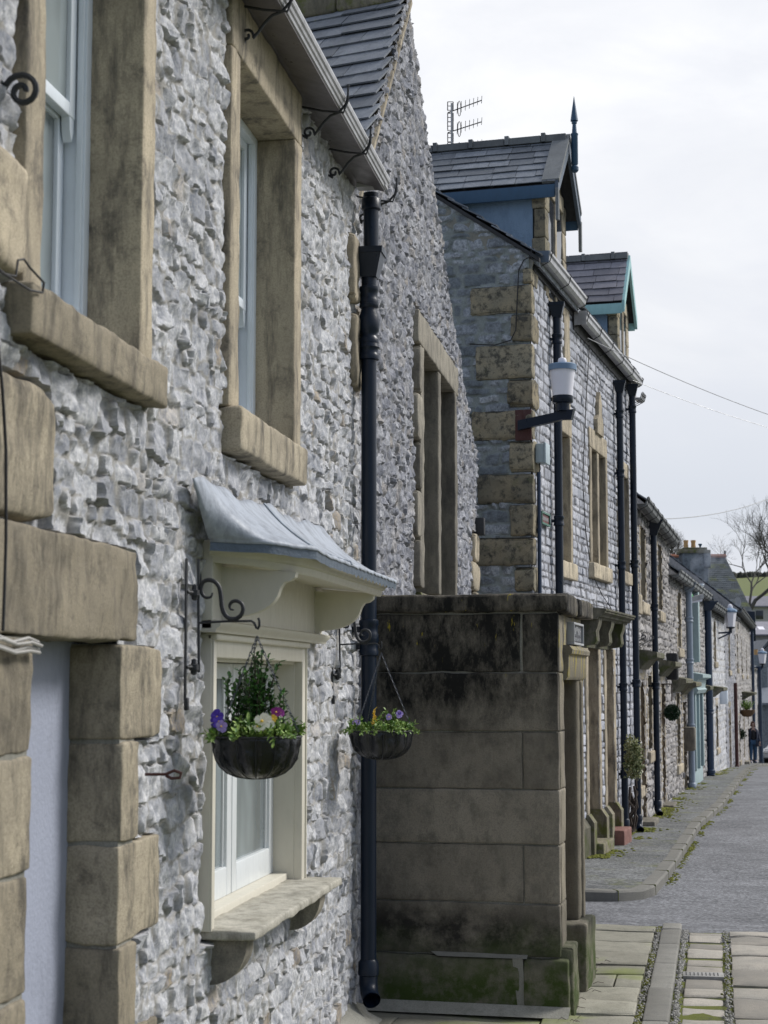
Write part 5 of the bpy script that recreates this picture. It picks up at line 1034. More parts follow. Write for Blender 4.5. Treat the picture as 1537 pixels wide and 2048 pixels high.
# smoking short stack + smoke
sx = at_depth(1403, 1188, 52); mb = MB(); fs = Frame(sx[:2], fc.deg); mb.rbox(fs, -.13, .13, -.3, 0, sx[2]-.6, sx[2]-.15, .02); mb.lathe((sx[0], sx[1], sx[2]-.15), [(.09, 0), (.08, .4), (.1, .42), (.1, .46), (.07, .46)], 10)
tag(mb.build('smoking_flue', M['bluew'], None, loc=sx), 'short pale flue giving off smoke on the near slope of the row roof', 'flue')
mb = MB()
for k in range(8): pass
me = bpy.data.meshes.new('smoke'); bm = bmesh.new(); bmesh.ops.create_icosphere(bm, subdivisions=3, radius=1)
for v in bm.verts:
    h = (v.co.z+1)/2; v.co.x = v.co.x*(.25+.55*h)+h*h*.75; v.co.y *= .3+.3*h; v.co.z = v.co.z*.75+.75
bm.to_mesh(me); bm.free(); sm = bpy.data.objects.new('smoke', me); COL.objects.link(sm); sm.location = (sx[0], sx[1], sx[2]+.2); tag(sm, 'thin bluish smoke drifting off the pale flue across the mossy roof', 'smoke', kind='stuff')
mm = bpy.data.materials.new('thin_smoke'); mm.use_nodes = True; nt = mm.node_tree; nt.nodes.remove(nt.nodes['Principled BSDF']); pv = nt.nodes.new('ShaderNodeVolumePrincipled'); pv.inputs['Color'].default_value = (.75, .82, .95, 1); pv.inputs['Density'].default_value = .9
tc = nt.nodes.new('ShaderNodeTexCoord'); ns = noise(nt, tc.outputs['Object'], 2.6, 4, .6); r_ = ramp(nt, ns, [(.42, 0), (.7, 1)]); mu = N(nt, 'ShaderNodeMath', operation='MULTIPLY'); nt.links.new(r_, mu.inputs[0]); mu.inputs[1].default_value = 1.6; nt.links.new(mu.outputs[0], pv.inputs['Density']); mu.inputs[1].default_value = .7; nt.links.new(pv.outputs[0], nt.nodes['Material Output'].inputs['Volume']); me.materials.append(mm)
# houses and hill at the far right
def far_house(x0, x1, yb, ye, yr, d, mat, roof, label, gable=False, win=()):
    s = d/FPX; z = lambda y: 2+(1360-y)*s; o = at_depth((x0+x1)/2, 1360, d); f = Frame(o[:2], math.degrees(math.atan2(Rt[0], Rt[1]))); hw = (x1-x0)/2*s
    h = thing('far_house', label, 'house', (o[0], o[1], z(yb))); mb = MB(); mb.box(f, -hw, hw, -6, 0, z(yb), z(ye))
    if gable: mb.slab(f, [(-hw, z(ye)), (hw, z(ye)), (0, z(yr)-.1)], -5.99, -.01)
    mb.build('walls', mat, h, smooth=0); mb = MB()
    if gable:
        for s2 in (-1, 1): mb.slab(f, [(s2*(hw+.3), z(ye)-.2), (0, z(yr)), (0, z(yr)+.2), (s2*(hw+.3), z(ye))][::s2], -6.2, .2)
    else: mb.slab(Frame(f.o[:2], f.deg), [(-hw-.2, z(ye)), (hw+.2, z(ye)), (hw+.2, z(ye)+.12), (-hw-.2, z(ye)+.12)], -.1, .3); mb.extrude(f, [(.3, z(ye)), (-3, z(yr)), (-6.3, z(ye))], -hw-.2, hw+.2)
    mb.build('roof', M[roof], h, smooth=0)
    for (a, b, c, e) in win:
        wq = MB(); wq.rbox(f, (a-(x0+x1)/2)*s, (b-(x0+x1)/2)*s, -.05, .05, z(e), z(c), .01); wq.build('window', M['dglass'], h)
    return h
far_house(1478, 1600, 1245, 1214, 1188, 150, M['rub5'], 'slatep', 'long far house under purple-grey roof below the green field', win=((1515, 1530, 1221, 1238),))
fh = far_house(1440, 1560, 1530, 1272, 1240, 125, M['rub5'], 'slatep', 'far grey gabled house with two white rooflights', False, win=())
s = 125/FPX
for xx in (1506, 1523):
    o = at_depth(xx, 1256, 122.5); mb = MB(); u = F0*3.3+np.array([0, 0, 32*s]); u /= np.linalg.norm(u); Nn = np.cross(Rt, u); mb.add([o+Rt*a*.22+u*b*.35+Nn*.05*0 for a, b in ((-1, -1), (1, -1), (1, 1), (-1, 1))], [(0, 1, 2, 3)]); mb.build('rooflight', M['lampw'], fh, smooth=0)
far_house(1500, 1580, 1540, 1335, 1285, 105, M['rub2'], 'slate', 'dark far gable house behind the tall lamp post', True)
far_house(1480, 1560, 1545, 1410, 1375, 98, M['rub3'], 'slate', 'low dark outbuilding behind the walking person', False)
ck = MB(); o = at_depth(1522, 1330, 101); f = Frame(o[:2], fc.deg); ck.rbox(f, -.4, .4, -.6, 0, o[2]-1.5, o[2]+.6, .02); k_ = thing('far_chimney', 'far stone chimney with pale pots rising behind the tall lamp post', 'chimney', o); ck.build('stack', M['rub3'], k_)
for a in (-.2, .2): mb = MB(); mb.lathe(f.P(a, -.3, o[2]+.6), [(.13, 0), (.11, .3), (.13, .33)], 8); mb.build('chimney_pot', M['pot'], k_)
# hill field with a wood on its brow
def hillstrip(name, pts, mat, kind='structure', th=30):
    V = []; F = []
    for (x, y, d) in pts: V.append(at_depth(x, y, d))
    return V
V = []; nx = 12
for (yy, d) in ((1250, 170), (1191, 260), (1157, 420), (1180, 520), (1300, 620)):
    for i in range(nx):
        x = 1240+i*90; q = at_depth(x, yy+(4 if yy == 1157 else 2)*math.sin(i*1.3)-(i-3)*1.2*(yy < 1250), d); V.append(q)
F = [(j*nx+i, j*nx+i+1, (j+1)*nx+i+1, (j+1)*nx+i) for j in range(4) for i in range(nx-1)]; mesh_obj('hill', V, F, M['grass'], None, smooth=60, kind='structure')
M['grass'].node_tree.nodes['Principled BSDF'].inputs['Roughness'].default_value = 1
mb = MB(); g = random.Random(9)
for k in range(260):
    x = 1330+k*1.1+g.uniform(-1, 1); q = at_depth(x, 1159-(x-1510)*.013, 425+g.uniform(-6, 6)); h = g.uniform(.7, 1.5); mb.lathe((q[0], q[1], q[2]-1), [(.6, 0), (1.1, h*.8), (.7, h*1.5+.4), (0, h*1.7+.6)], 5)
tag(mb.build('far_wood', M['wood'], None, smooth=0, loc=at_depth(1510, 1160, 425)), 'dark strip of winter wood along the top of the green hill', 'wood', kind='stuff')
# ------------------------------------------------------------------ bare trees
def tree(base, H, label, seed, lean=(0, 0), depth=7, spread=.55, group=None, r0=.3, tw=1., minang=.25):
    g = random.Random(seed); tr = MB(); br = MB()
    t = thing('bare_tree', label, 'tree', base, group)
    def grow(p, d, L, r, k):
        pts = [p]; dd = d.copy()
        for i in range(3): dd = dd+np.array([g.uniform(-1, 1), g.uniform(-1, 1), g.uniform(-.5, .8)])*.14; dd /= np.linalg.norm(dd); pts.append(pts[-1]+dd*L/3)
        (tr if k >= depth-1 else br).tube(pts, np.linspace(r, r*.68, 4), 6 if k > 4 else (4 if k > 2 else 3), cap=False)
        if k == 0: return
        n = 3 if k > 1 else 4
        for i in range(n):
            a = g.uniform(0, 2*math.pi); s = g.uniform(minang, spread*1.35); ax = np.cross(dd, [math.cos(a), math.sin(a), .3]); ax /= np.linalg.norm(ax)+1e-9
            nd = dd*math.cos(s)+ax*math.sin(s)+np.array([0, 0, .06]); nd /= np.linalg.norm(nd); grow(pts[-1] if i < 2 else pts[2], nd, L*g.uniform(.62, .86), r*g.uniform(.5, .68), k-1)
    d = np.array([lean[0], lean[1], 1.]); d /= np.linalg.norm(d); grow(np.array(base, float), d, H*.26, r0, depth)
    tr.build('trunk', M['bark'], t); br.build('twigs', M['bark'], t, smooth=0); return t
q = at_depth(1470, 1230, 104); tree((q[0], q[1], q[2]-1.0), 9.0, 'large bare winter tree leaning right beside the mossy slate roof', 5, lean=(.75, .1), depth=7, r0=.17)
q = at_depth(1543, 1200, 118); tree((q[0], q[1], q[2]-1), 8.0, 'bare winter tree at the right edge of the view', 8, lean=(.1, 0), depth=7, r0=.17)
q = at_depth(1352, 1140, 100); tree((q[0], q[1], q[2]-2), 5.6, 'round-headed bare tree behind the roofs left of the chimney', 15, lean=(0, 0), depth=7, r0=.12, spread=.7)
# ================================================================== hanging baskets
def hitt(fr, x, y, t):
    r = ray(x, y); k = (fr.P(t, 0, 0)-CAM).dot(fr.t)/r.dot(fr.t); q = CAM+k*r; return (q-fr.o).dot(fr.n), q[2]
TB = 6.38
def hooks():
    t = thing('basket_bracket', 'black wrought iron scroll bracket left of the cream hood holding the nearer flower basket', 'bracket', A.P(TB, 0, 2.2), 'iron basket brackets')
    z7 = lambda pts: [(340+a/3.341, 940+b/3.341) for a, b in pts]
    def to(pts): return [A.P(TB, *hitt(A, x, y, TB)) for x, y in pts]
    zb = lambda y: hitt(A, 397, y, TB)[1]
    mb = MB(); mb.rbox(A, TB-.115, TB-.095, .028, .036, zb(1400), zb(1120), .003); mb.rbox(A, TB-.118, TB-.092, .03, .045, zb(1420), zb(1395), .004)
    mb.build('wall_bar', M['iron'], t)
    mb = MB()
    for yy in (1187, 1335):
        mb.tube([A.P(TB-.105, .035, zb(yy)), A.P(TB-.05, .05, zb(yy)), A.P(TB, .05, zb(yy))], .008, 6); mb.lathe(A.P(TB-.05, .05, zb(yy)-.0), [(.004, -.03), (.012, -.025), (.014, -.012), (.02, -.01), (.02, .01), (.012, .012), (.01, .03), (.0, .034)], 8)
    mb.build('pivot', M['iron'], t)
    mb = MB(); mb.tube(to(((397, 1118), (397, 1200), (398, 1345))), .0055, 6); mb.tube(to(((397, 1246), (450, 1243), (503, 1242), (509, 1246), (513, 1256), (516, 1258), (519, 1252), (519, 1242), (517, 1236))), .005, 6); arm = mb.build('arm', M['iron'], t)
    S = [(285, 820), (278, 850), (245, 857), (216, 835), (207, 790), (218, 750), (250, 733), (295, 740), (330, 775), (342, 840), (345, 900), (360, 960), (395, 995), (440, 998), (475, 975), (492, 935), (484, 893), (450, 873), (415, 878), (397, 905), (404, 932), (428, 936)]
    P = np.array(to(z7(S))); n = len(P); tt = np.linspace(0, n-1, 90); sm = np.stack([np.interp(tt, range(n), P[:, k]) for k in range(3)], 1)
    for _ in range(3): sm[1:-1] = (sm[:-2]+2*sm[1:-1]+sm[2:])/4
    mb = MB(); r = np.interp(np.arange(90), [0, 12, 45, 78, 89], [.003, .0075, .0095, .007, .003]); mb.tube(sm, r, 8); mb.build('scroll', M['iron'], t)
    return t
bk1 = hooks()
DT = 3.13; bk2 = copy_thing(bk1, 'black wrought iron scroll bracket beside the downpipe holding the farther flower basket', loc=A.P(TB+DT, -.03, 2.18))
def leafquad(mb, c, d, n, l, w, rnd):
    """pointed leaf folded along its midrib"""
    d = d/(np.linalg.norm(d)+1e-9); s = np.cross(d, n); s /= np.linalg.norm(s)+1e-9; n2 = np.cross(s, d)
    V = [c, c+d*l*.35+s*w*.5+n2*w*.12, c+d*l*.75+s*w*.38+n2*w*.1, c+d*l, c+d*l*.75-s*w*.38+n2*w*.1, c+d*l*.35-s*w*.5+n2*w*.12, c+d*l*.5-n2*w*.05]
    mb.add(V, [(0, 1, 6), (1, 2, 6), (2, 3, 6), (3, 4, 6), (4, 5, 6), (5, 0, 6)], rnd)
def rv(g): v = np.array([g.gauss(0, 1) for _ in range(3)]); return v/np.linalg.norm(v)
def stems(mb, st, base, n, h, spreadr, leaf, g, up=1.2, lpn=9, curl=.3):
    for i in range(n):
        a = g.uniform(0, 2*math.pi); p = base+np.array([math.cos(a), math.sin(a), 0])*g.uniform(0, spreadr*.4); hh = h*g.uniform(.55, 1); d = np.array([math.cos(a)*spreadr/h*g.uniform(.2, 1), math.sin(a)*spreadr/h*g.uniform(.2, 1), up]); d /= np.linalg.norm(d)
        pts = [p]; k = 6
        for j in range(k): d = d+rv(g)*.12+np.array([0, 0, curl*.1]); d /= np.linalg.norm(d); pts.append(pts[-1]+d*hh/k)
        if st is not None: st.tube(pts, .0018, 4)
        for j in range(lpn*2):
            f = (j+1)/(lpn*2)*k; q = int(min(f, k-1)); c = pts[q]+(pts[q+1]-pts[q])*(f-q); dd = rv(g)*.9+d*.7; leafquad(mb, c, dd, rv(g)*.5+np.array([0, 0, 1]), leaf*g.uniform(.7, 1.25), leaf*.55, g.random())
def flower(mb, yb, c, r, d, g):
    d = d/np.linalg.norm(d); u = np.cross(d, [0, 0, 1.]); u /= np.linalg.norm(u)+1e-9; v = np.cross(u, d)
    for k in range(5):
        a = 2*math.pi*k/5+g.uniform(-.2, .2)+math.pi/2; e = u*math.cos(a)+v*math.sin(a); s = u*-math.sin(a)+v*math.cos(a); R = r*g.uniform(.9, 1.15); cc = c+d*.002*k
        V = [cc]+[cc+e*R*x+s*R*y+d*R*z for x, y, z in ((.35, .35, .05), (.75, .52, .12), (1.0, .25, .02), (1.02, -.2, .08), (.72, -.5, .0), (.32, -.35, .06))]
        mb.add(V, [(0, i, i+1) for i in range(1, 6)]+[(0, 6, 1)], g.random())
    yb.lathe((c+d*.012)-np.array([0, 0, r*.15]), [(r*.16, 0), (r*.2, r*.15), (0, r*.3)], 6)
def basket(c, hook, R, label, seed):
    g = random.Random(seed); t = thing('hanging_basket', label, 'hanging basket', c, 'flower baskets on the nearest cottage')
    seg = 96; prof = [(1.0, 0.0), (1.02, -.012), (.985, -.03), (.97, -.055), (.92, -.085), (.82, -.112), (.66, -.135), (.45, -.15), (.2, -.157), (.0, -.158)]
    V = []; F = []
    for j, (r, z) in enumerate(prof):
        for k in range(seg):
            a = 2*math.pi*k/seg; lob = abs(math.sin(a*7)); b = (-.07*(1-lob)**2+.07*vnoise(np.array([math.cos(a)*4, math.sin(a)*4, z*26+seed]), .7)+.03*vnoise(np.array([a*9, j*.7, seed*1.]), .5))*(1 if 1 < j < 8 else .2)
            V.append((c[0]+R*(r+b)*math.cos(a), c[1]+R*(r+b)*math.sin(a), c[2]+z))
    for j in range(len(prof)-1):
        for k in range(seg): F.append((j*seg+k, (j+1)*seg+k, (j+1)*seg+(k+1) % seg, j*seg+(k+1) % seg))
    mesh_obj('liner', V, F, M['liner'], t, smooth=60)
    mb = MB(); mb.tube([c+np.array([R*1.03*math.cos(a), R*1.03*math.sin(a), .0]) for a in np.linspace(0, 2*math.pi, 49)], .004, 6)
    for k in range(14):
        a = 2*math.pi*k/14; mb.tube([c+np.array([R*(r*1.01+.005)*math.cos(a), R*(r*1.01+.005)*math.sin(a), z-.002]) for r, z in prof], .0022, 5)
    mb.build('wire_frame', M['iron'], t)
    mb = MB(); mb.lathe(c, [(0, -.005), (R*.5, -.0), (R*.97, -.015)], 24); mb.build('compost', M['soil'], t)
    for k in range(3):
        a = (-.35, 1.9, 3.6)[k]+.35; e = c+np.array([R*1.02*math.cos(a), R*1.02*math.sin(a), .002]); mb = MB(); n = 26; D_ = (hook-e); Ld = np.linalg.norm(D_); D_ = D_/Ld
        s1 = np.cross(D_, [.3, .9, .1]); s1 /= np.linalg.norm(s1); s2 = np.cross(D_, s1)
        for j in range(n):
            m = e+D_*Ld*(j+.5)/n; sd = s1 if j % 2 else s2; l = Ld/n*.72; mb.tube([m+D_*l*math.cos(q)+sd*.0042*math.sin(q) for q in np.linspace(0, 2*math.pi, 9)], .0016, 4, cap=False)
        mb.build('chain', M['chain'], t)
    return t, g
c1 = np.array(A.P(TB, .285, 1.785)); k1 = np.array(A.P(TB, .285, 2.165))
b1_, g = basket(c1, k1, .168, 'nearer black lined flower basket with an upright green shrub and white and violet pansies', 3)
st = MB(); lf = MB(); stems(lf, st, c1+np.array([.0, 0, .0]), 24, .32, .075, .026, g, 1.5, 17)
for dx, h in ((-.07, .27), (.07, .22), (.085, .24), (-.05, .2), (.0, .31), (.03, .24), (-.09, .25)): stems(lf, st, c1+np.array([dx, g.uniform(-.04, .04), .0]), 3, h, .06, .026, g, 1.5, 15)
lf.build('shrub_leaves', M['leafd'], b1_, smooth=0); st.build('shrub_stems', M['twig'], b1_)
def lowplants(c, R, g, n, tl, leaf=.030):
    mb = MB()
    for k in range(n):
        a = g.uniform(0, 2*math.pi); r = R*g.uniform(.45, 1.02); p = c+np.array([r*math.cos(a), r*math.sin(a), .0]); stems(mb, None, p, 1, g.uniform(.03, .075), .03, leaf*g.uniform(.7, 1.1), g, .8, 4)
    for k in range(n//4):
        a = g.uniform(3.3, 6.2); p = c+np.array([R*1.0*math.cos(a), R*1.0*math.sin(a), .01]); stems(mb, None, p, 1, g.uniform(.05, .09), .06, leaf*.8, g, .15, 5, -1.6)
    return mb.build('pansy_leaves', M['leafl'], tl, smooth=0)
lowplants(c1, .165, g, 95, b1_)
def flowers(t, c, spec):
    for m_, pts in spec.items():
        for dx, dy, dz, r in pts:
            mb = MB(); yb = MB(); flower(mb, yb, c+np.array([dx, dy, dz]), r, np.array([.15, -1, .25])+rv(g)*.25, g)
            f_ = mb.build('flower', M[m_], t, smooth=0); yb.build('flower_eye', M['pety'], f_)
flowers(b1_, c1, {'petv': [(-.14, -.05, .075, .026), (-.125, -.09, .055, .024), (-.15, -.03, .055, .022)], 'petl': [(-.105, -.12, .042, .022)], 'petw': [(.055, -.13, .06, .034), (.07, -.12, .045, .026), (.04, -.14, .04, .02)], 'petm': [(.09, -.06, .095, .020), (.10, -.03, .09, .016)], 'pety': [(.085, -.09, .07, .016)]})
c2 = np.array(A.P(TB+DT, .262, 1.715)); k2 = np.array(A.P(TB+DT, .262, 2.15))
b2_, g = basket(c2, k2, .176, 'farther black lined flower basket in front of the downpipe with trailing leaves and lilac pansies', 8)
lowplants(c2, .175, g, 105, b2_, .026); mb = MB(); st = MB(); stems(mb, st, c2+np.array([.04, 0, 0]), 14, .13, .06, .02, g, 1.3, 8); mb.build('leaves', M['leafl'], b2_, smooth=0); st.build('stems', M['twig'], b2_)
mb = MB(); stems(mb, None, c2+np.array([-.03, -.08, .02]), 4, .12, .03, .025, g, 1.3, 4); mb.build('yellowed_leaves', M['pety'], b2_, smooth=0)
flowers(b2_, c2, {'petl': [(.115, -.08, .095, .022), (.06, -.11, .08, .018), (-.12, -.09, .05, .016), (-.15, -.03, .045, .014)], 'petv': [(.12, -.1, .10, .01)]})
# ================================================================== plants along the row
def bush(name, c, r, n, mat, leaf, label, cat, sq=(1, 1, 1), seed=1, stem=None, shell=0.):
    g = random.Random(seed); t = thing(name, label, cat, c); mb = MB(); lob = [rv(g)*g.uniform(.2, .6) for _ in range(7)]
    for k in range(n):
        if shell: v = rv(g)*r*g.uniform(1-shell, 1)
        else: v = (lob[g.randrange(7)]+rv(g)*g.uniform(.1, .55))*r
        v = v*np.array(sq); leafquad(mb, c+v, rv(g)+v/r*.8, rv(g), leaf*g.uniform(.6, 1.3), leaf*.6, g.random())
    mb.build('leaves', M[mat], t, smooth=0)
    if stem: s = MB(); [s.tube(p, .012, 5) for p in stem]; s.build('stem', M['twig'], t)
    return t
q = np.array(B.P(B.hit(1268, 1515, .28)[0], .28, B.hit(1268, 1515, .28)[1]))
bush('wall_shrub', q, .33, 1900, 'leafv', .042, 'variegated yellow-green shrub growing up between the two black pipes', 'shrub', (.6, .6, 1.05), 4, [[B.P(7.1, .1, -.15), B.P(7.15, .08, .4), q]])
mb = MB(); g = random.Random(5)
for k in range(9): p = np.array(B.P(6.45+g.uniform(-.2, .2), .10, -.15)); mb.tube([p, p+np.array([g.uniform(-.06, .06), 0, .2]), p+np.array([g.uniform(-.08, .08), 0, .35]), p+np.array([g.uniform(-.06, .06), .1, g.uniform(.4, .65)])], .018, 5)
tag(mb.build('climber_stems', M['twig'], None, loc=B.P(6.9, .1, -.15)), 'tangle of dark woody climber stems at the foot of the dormered house pipe', 'climber')
q = at_depth(1345, 1425, 30.0); bush('topiary_ball', q, .135, 3600, 'leafb', .028, 'dark green clipped topiary ball hanging beside a door hood', 'topiary ball', seed=6, shell=.35, stem=[[q+np.array([0, 0, .2]), q+np.array([0, 0, .5])], [q+np.array([0, 0, .5]), q+np.array([-.5, .15, .5])]])
def smallbasket(c, label, m='wicker', s=1.):
    t = thing('hanging_basket', label, 'hanging basket', c, 'baskets far down the row'); mb = MB(); mb.lathe(c, [(0, -.26*s), (.15*s, -.24*s), (.26*s, -.12*s), (.3*s, 0), (.27*s, 0)], 14); mb.build('bowl', M[m], t)
    g = random.Random(3); mb = MB(); stems(mb, None, c, 40, .35*s, .3*s, .07*s, g, .8, 7); mb.build('leaves', M['leafl'], t, smooth=0); mb = MB(); mb.tube([c+np.array([-.25*s, 0, 0]), c+np.array([0, 0, .5*s]), c+np.array([.25*s, 0, 0])], .01, 4); mb.tube([c+np.array([0, 0, .5*s]), c+np.array([-.8*s, .2, .5*s])], .02, 4); mb.build('hanger', M['iron'], t)
smallbasket(at_depth(1495, 1420, 62), 'brown woven basket of green leaves hanging above the walking person')
q = at_depth(1484, 1466, 62); bush('wall_flowers', q, .24, 500, 'leafb', .06, 'small dark red-leaved pot plant on the wall behind the walking person', 'plant', seed=9)
# moss and weeds along the foot of the walls
mb = MB(); g = random.Random(12)
for k in range(3200):
    fr, t_, w_ = g.choice(((B, g.uniform(2.5, 7.5), abs(g.gauss(0, .16))), (D, g.uniform(0, 8), abs(g.gauss(0, .14))), (E, g.uniform(0, 20), abs(g.gauss(0, .16))))); q = fr.P(t_, .02+w_, 0); q[2] = zp(q[1])
    if float(vnoise(q*np.array([1, 1, 0]), .8, 3)) < -.05: continue
    r = g.uniform(.012, .035); mb.lathe(q, [(r, 0), (r*.8, r*.3), (0, r*.5)], 5)
tag(mb.build('wall_foot_moss', M['moss'], smooth=0, loc=B.P(3, .1, -.12)), 'yellow-green moss along the foot of the far walls on the footway', 'moss', kind='stuff')
mb = MB()
for k in range(1500):
    y = g.uniform(18.5, 60); q = np.array([interp(y, [(p[1], p[0]) for p in KL[5:]])+.01+abs(g.gauss(0, .04)), y, zr(y)])
    if float(vnoise(q*np.array([1, 1, 0]), .9, 3)) < 0: continue
    r = g.uniform(.008, .025); mb.lathe(q, [(r, 0), (r*.8, r*.4), (0, r*.6)], 5)
tag(mb.build('gutter_moss', M['moss'], smooth=0, loc=(0, 20, -.2)), 'moss in the road channel against the far kerb', 'moss', kind='stuff')
# ================================================================== person
def skin_mesh(name, verts, edges, radii, mat, parent, root=0, sub=2):
    me = bpy.data.meshes.new(name); L = root_of(parent) if parent else np.zeros(3); me.from_pydata([tuple(np.array(v)-L) for v in verts], edges, []); o = bpy.data.objects.new(name, me); COL.objects.link(o)
    m = o.modifiers.new('s', 'SKIN'); m.use_smooth_shade = True; sk = me.skin_vertices[0].data if me.skin_vertices else None
    if sk is None:
        bpy.context.view_layer.objects.active = o; bpy.ops.object.select_all(action='DESELECT'); o.select_set(True); bpy.ops.mesh.customdata_skin_add(); sk = me.skin_vertices[0].data
    for i, r in enumerate(radii): sk[i].radius = (r, r) if np.isscalar(r) else r; sk[i].use_root = (i == root)
    s = o.modifiers.new('u', 'SUBSURF'); s.levels = sub; s.render_levels = sub
    bpy.context.view_layer.update(); ev = o.evaluated_get(bpy.context.evaluated_depsgraph_get()); m2 = bpy.data.meshes.new_from_object(ev); o.modifiers.clear(); o.data = m2; m2.name = name; m2.materials.clear(); m2.materials.append(mat); m2.shade_smooth()
    if parent: o.parent = parent
    return o
pc = at_depth(1508, 1526, 72.0); pz = pc[2]; pf = np.array([pc[0], pc[1], pz]); vw = np.array([0, 0, 1.])
person = thing('person', 'auburn-haired person in an open navy coat, black top and blue jeans walking on the pavement', 'person', pf)
def pp(x, y, z): return pf+Rt*x-F0*y+vw*z       # x right in view, y towards the camera
bodyv = [(0, 0, .95), (0, 0, 1.12), (0, 0, 1.30), (0, .0, 1.42), (0, .01, 1.50), (0, .02, 1.56), (0, .03, 1.62), (0, .02, 1.69), (-.09, 0, .9), (-.11, .08, .50), (-.12, .06, .09), (-.13, .17, .04), (.09, 0, .9), (.11, -.04, .50), (.12, -.14, .10), (.13, -.03, .04),
         (-.17, 0, 1.38), (-.23, -.03, 1.12), (-.25, .05, .88), (-.25, .09, .80), (.17, 0, 1.38), (.23, .02, 1.12), (.26, .12, .88), (.26, .15, .80)]
be = [(0, 1), (1, 2), (2, 3), (3, 4), (4, 5), (5, 6), (6, 7), (0, 8), (8, 9), (9, 10), (10, 11), (0, 12), (12, 13), (13, 14), (14, 15), (3, 16), (16, 17), (17, 18), (18, 19), (3, 20), (20, 21), (21, 22), (22, 23)]
br = [.13, .12, .14, .12, .05, .075, .085, .07, .09, .06, .04, .035, .09, .06, .04, .035, .06, .045, .032, .035, .06, .045, .032, .035]
skin_mesh('body', [pp(*v) for v in bodyv], be, br, M['skin'], person)
idx = [0, 8, 9, 10, 12, 13, 14]; mp = {k: i for i, k in enumerate(idx)}
skin_mesh('jeans', [pp(*bodyv[k]) for k in idx], [(mp[a], mp[b]) for a, b in be if a in mp and b in mp], [.15, .11, .078, .055, .11, .078, .055], M['jean'], person)
skin_mesh('jumper', [pp(*v) for v in ((0, .0, .9), (0, .02, 1.1), (0, .02, 1.3), (0, .0, 1.43))], [(0, 1), (1, 2), (2, 3)], [.15, .145, .155, .1], M['top'], person)
# coat: open front, swinging hem
cv = []; cf = []; na = 20; rows = [(.70, .34, .22, -.05), (.82, .30, .21, -.03), (.95, .25, .19, -.01), (1.12, .21, .165, 0), (1.28, .22, .16, 0), (1.40, .19, .12, 0), (1.46, .09, .08, .0)]
for z, rx, ry, dx in rows:
    for k in range(na):
        a = math.radians(-62+ (304)*k/(na-1)); ang = a-math.radians(0); x = rx*math.sin(ang+math.radians(90+0)); 
        th = math.radians(90+28+304*k/(na-1)); cv.append(pp(dx*2+rx*math.cos(th), ry*math.sin(th)+.0, z+.02*math.sin(k*1.3)*(z < .9)))
for j in range(len(rows)-1):
    for k in range(na-1): cf.append((j*na+k, j*na+k+1, (j+1)*na+k+1, (j+1)*na+k))
co_ = mesh_obj('coat', cv, cf, M['coat'], person, smooth=60); md = co_.modifiers.new('t', 'SOLIDIFY'); md.thickness = .02
for i0 in (16, 20):
    skin_mesh('coat_sleeve', [pp(*bodyv[k]) for k in (i0, i0+1, i0+2)], [(0, 1), (1, 2)], [.08, .065, .055], M['coat'], person, sub=1)
for s, k in ((-1, 11), (1, 15)):
    v = bodyv[k]; skin_mesh('shoe', [pp(v[0], v[1]-.10, .05), pp(v[0], v[1]+.02, .045), pp(v[0], v[1]+.10, .035)], [(0, 1), (1, 2)], [.05, .048, .038], M['shoe'], person, sub=1)
for k, sx_ in ((19, -1), (23, 1)):
    v = bodyv[k]
    for f_ in range(4): skin_mesh('finger', [pp(v[0]+(f_-1.5)*.016, v[1]+.01, v[2]-.02), pp(v[0]+(f_-1.5)*.017, v[1]+.03, v[2]-.07+.006*abs(f_-1.5)), pp(v[0]+(f_-1.5)*.016, v[1]+.015, v[2]-.10+.008*abs(f_-1.5))], [(0, 1), (1, 2)], [.009, .008, .007], M['skin'], person, sub=1)
    skin_mesh('thumb', [pp(v[0]-sx_*.02, v[1]+.02, v[2]), pp(v[0]-sx_*.045, v[1]+.035, v[2]-.03), pp(v[0]-sx_*.045, v[1]+.04, v[2]-.06)], [(0, 1), (1, 2)], [.011, .009, .008], M['skin'], person, sub=1)
mb = MB(); hv = []; hc = pp(0, .01, 1.635)
V = []; nseg = 18
for j in range(8):
    ph_ = j/7; z = .125*math.cos(ph_*2.4); r = .105*math.sin(.12+ph_*1.45)+.01
    for k in range(nseg):
        a = math.radians(125+290*k/(nseg-1)); V.append(hc+Rt*r*math.cos(a)-F0*(r*math.sin(a))*1.05+vw*z)
F = [(j*nseg+k, j*nseg+k+1, (j+1)*nseg+k+1, (j+1)*nseg+k) for j in range(7) for k in range(nseg-1)]; F.append(tuple(range(nseg)))
ho = mesh_obj('hair', V, F, M['hair'], person, smooth=80); md = ho.modifiers.new('t', 'SOLIDIFY'); md.thickness = .02
mb = MB()
for sx_ in (-1, 1): mb.lathe(pp(sx_*.03, .108, 1.635), [(0, -.008), (.009, 0), (0, .008)], 8)
mb.build('eyes', M['top'], person); mb = MB(); mb.rbox(Frame(pp(0, .105, 0)[:2], math.degrees(math.atan2(Rt[0], Rt[1]))), -.024, .024, -.01, .012, 1.572, 1.582, .003); mb.build('mouth', M['terra'], person)
mb = MB(); mb.add([pp(0, .10, 1.635), pp(-.014, .10, 1.60), pp(.014, .10, 1.60), pp(0, .13, 1.602)], [(0, 1, 3), (0, 3, 2), (1, 2, 3)]); mb.build('nose', M['skin'], person)
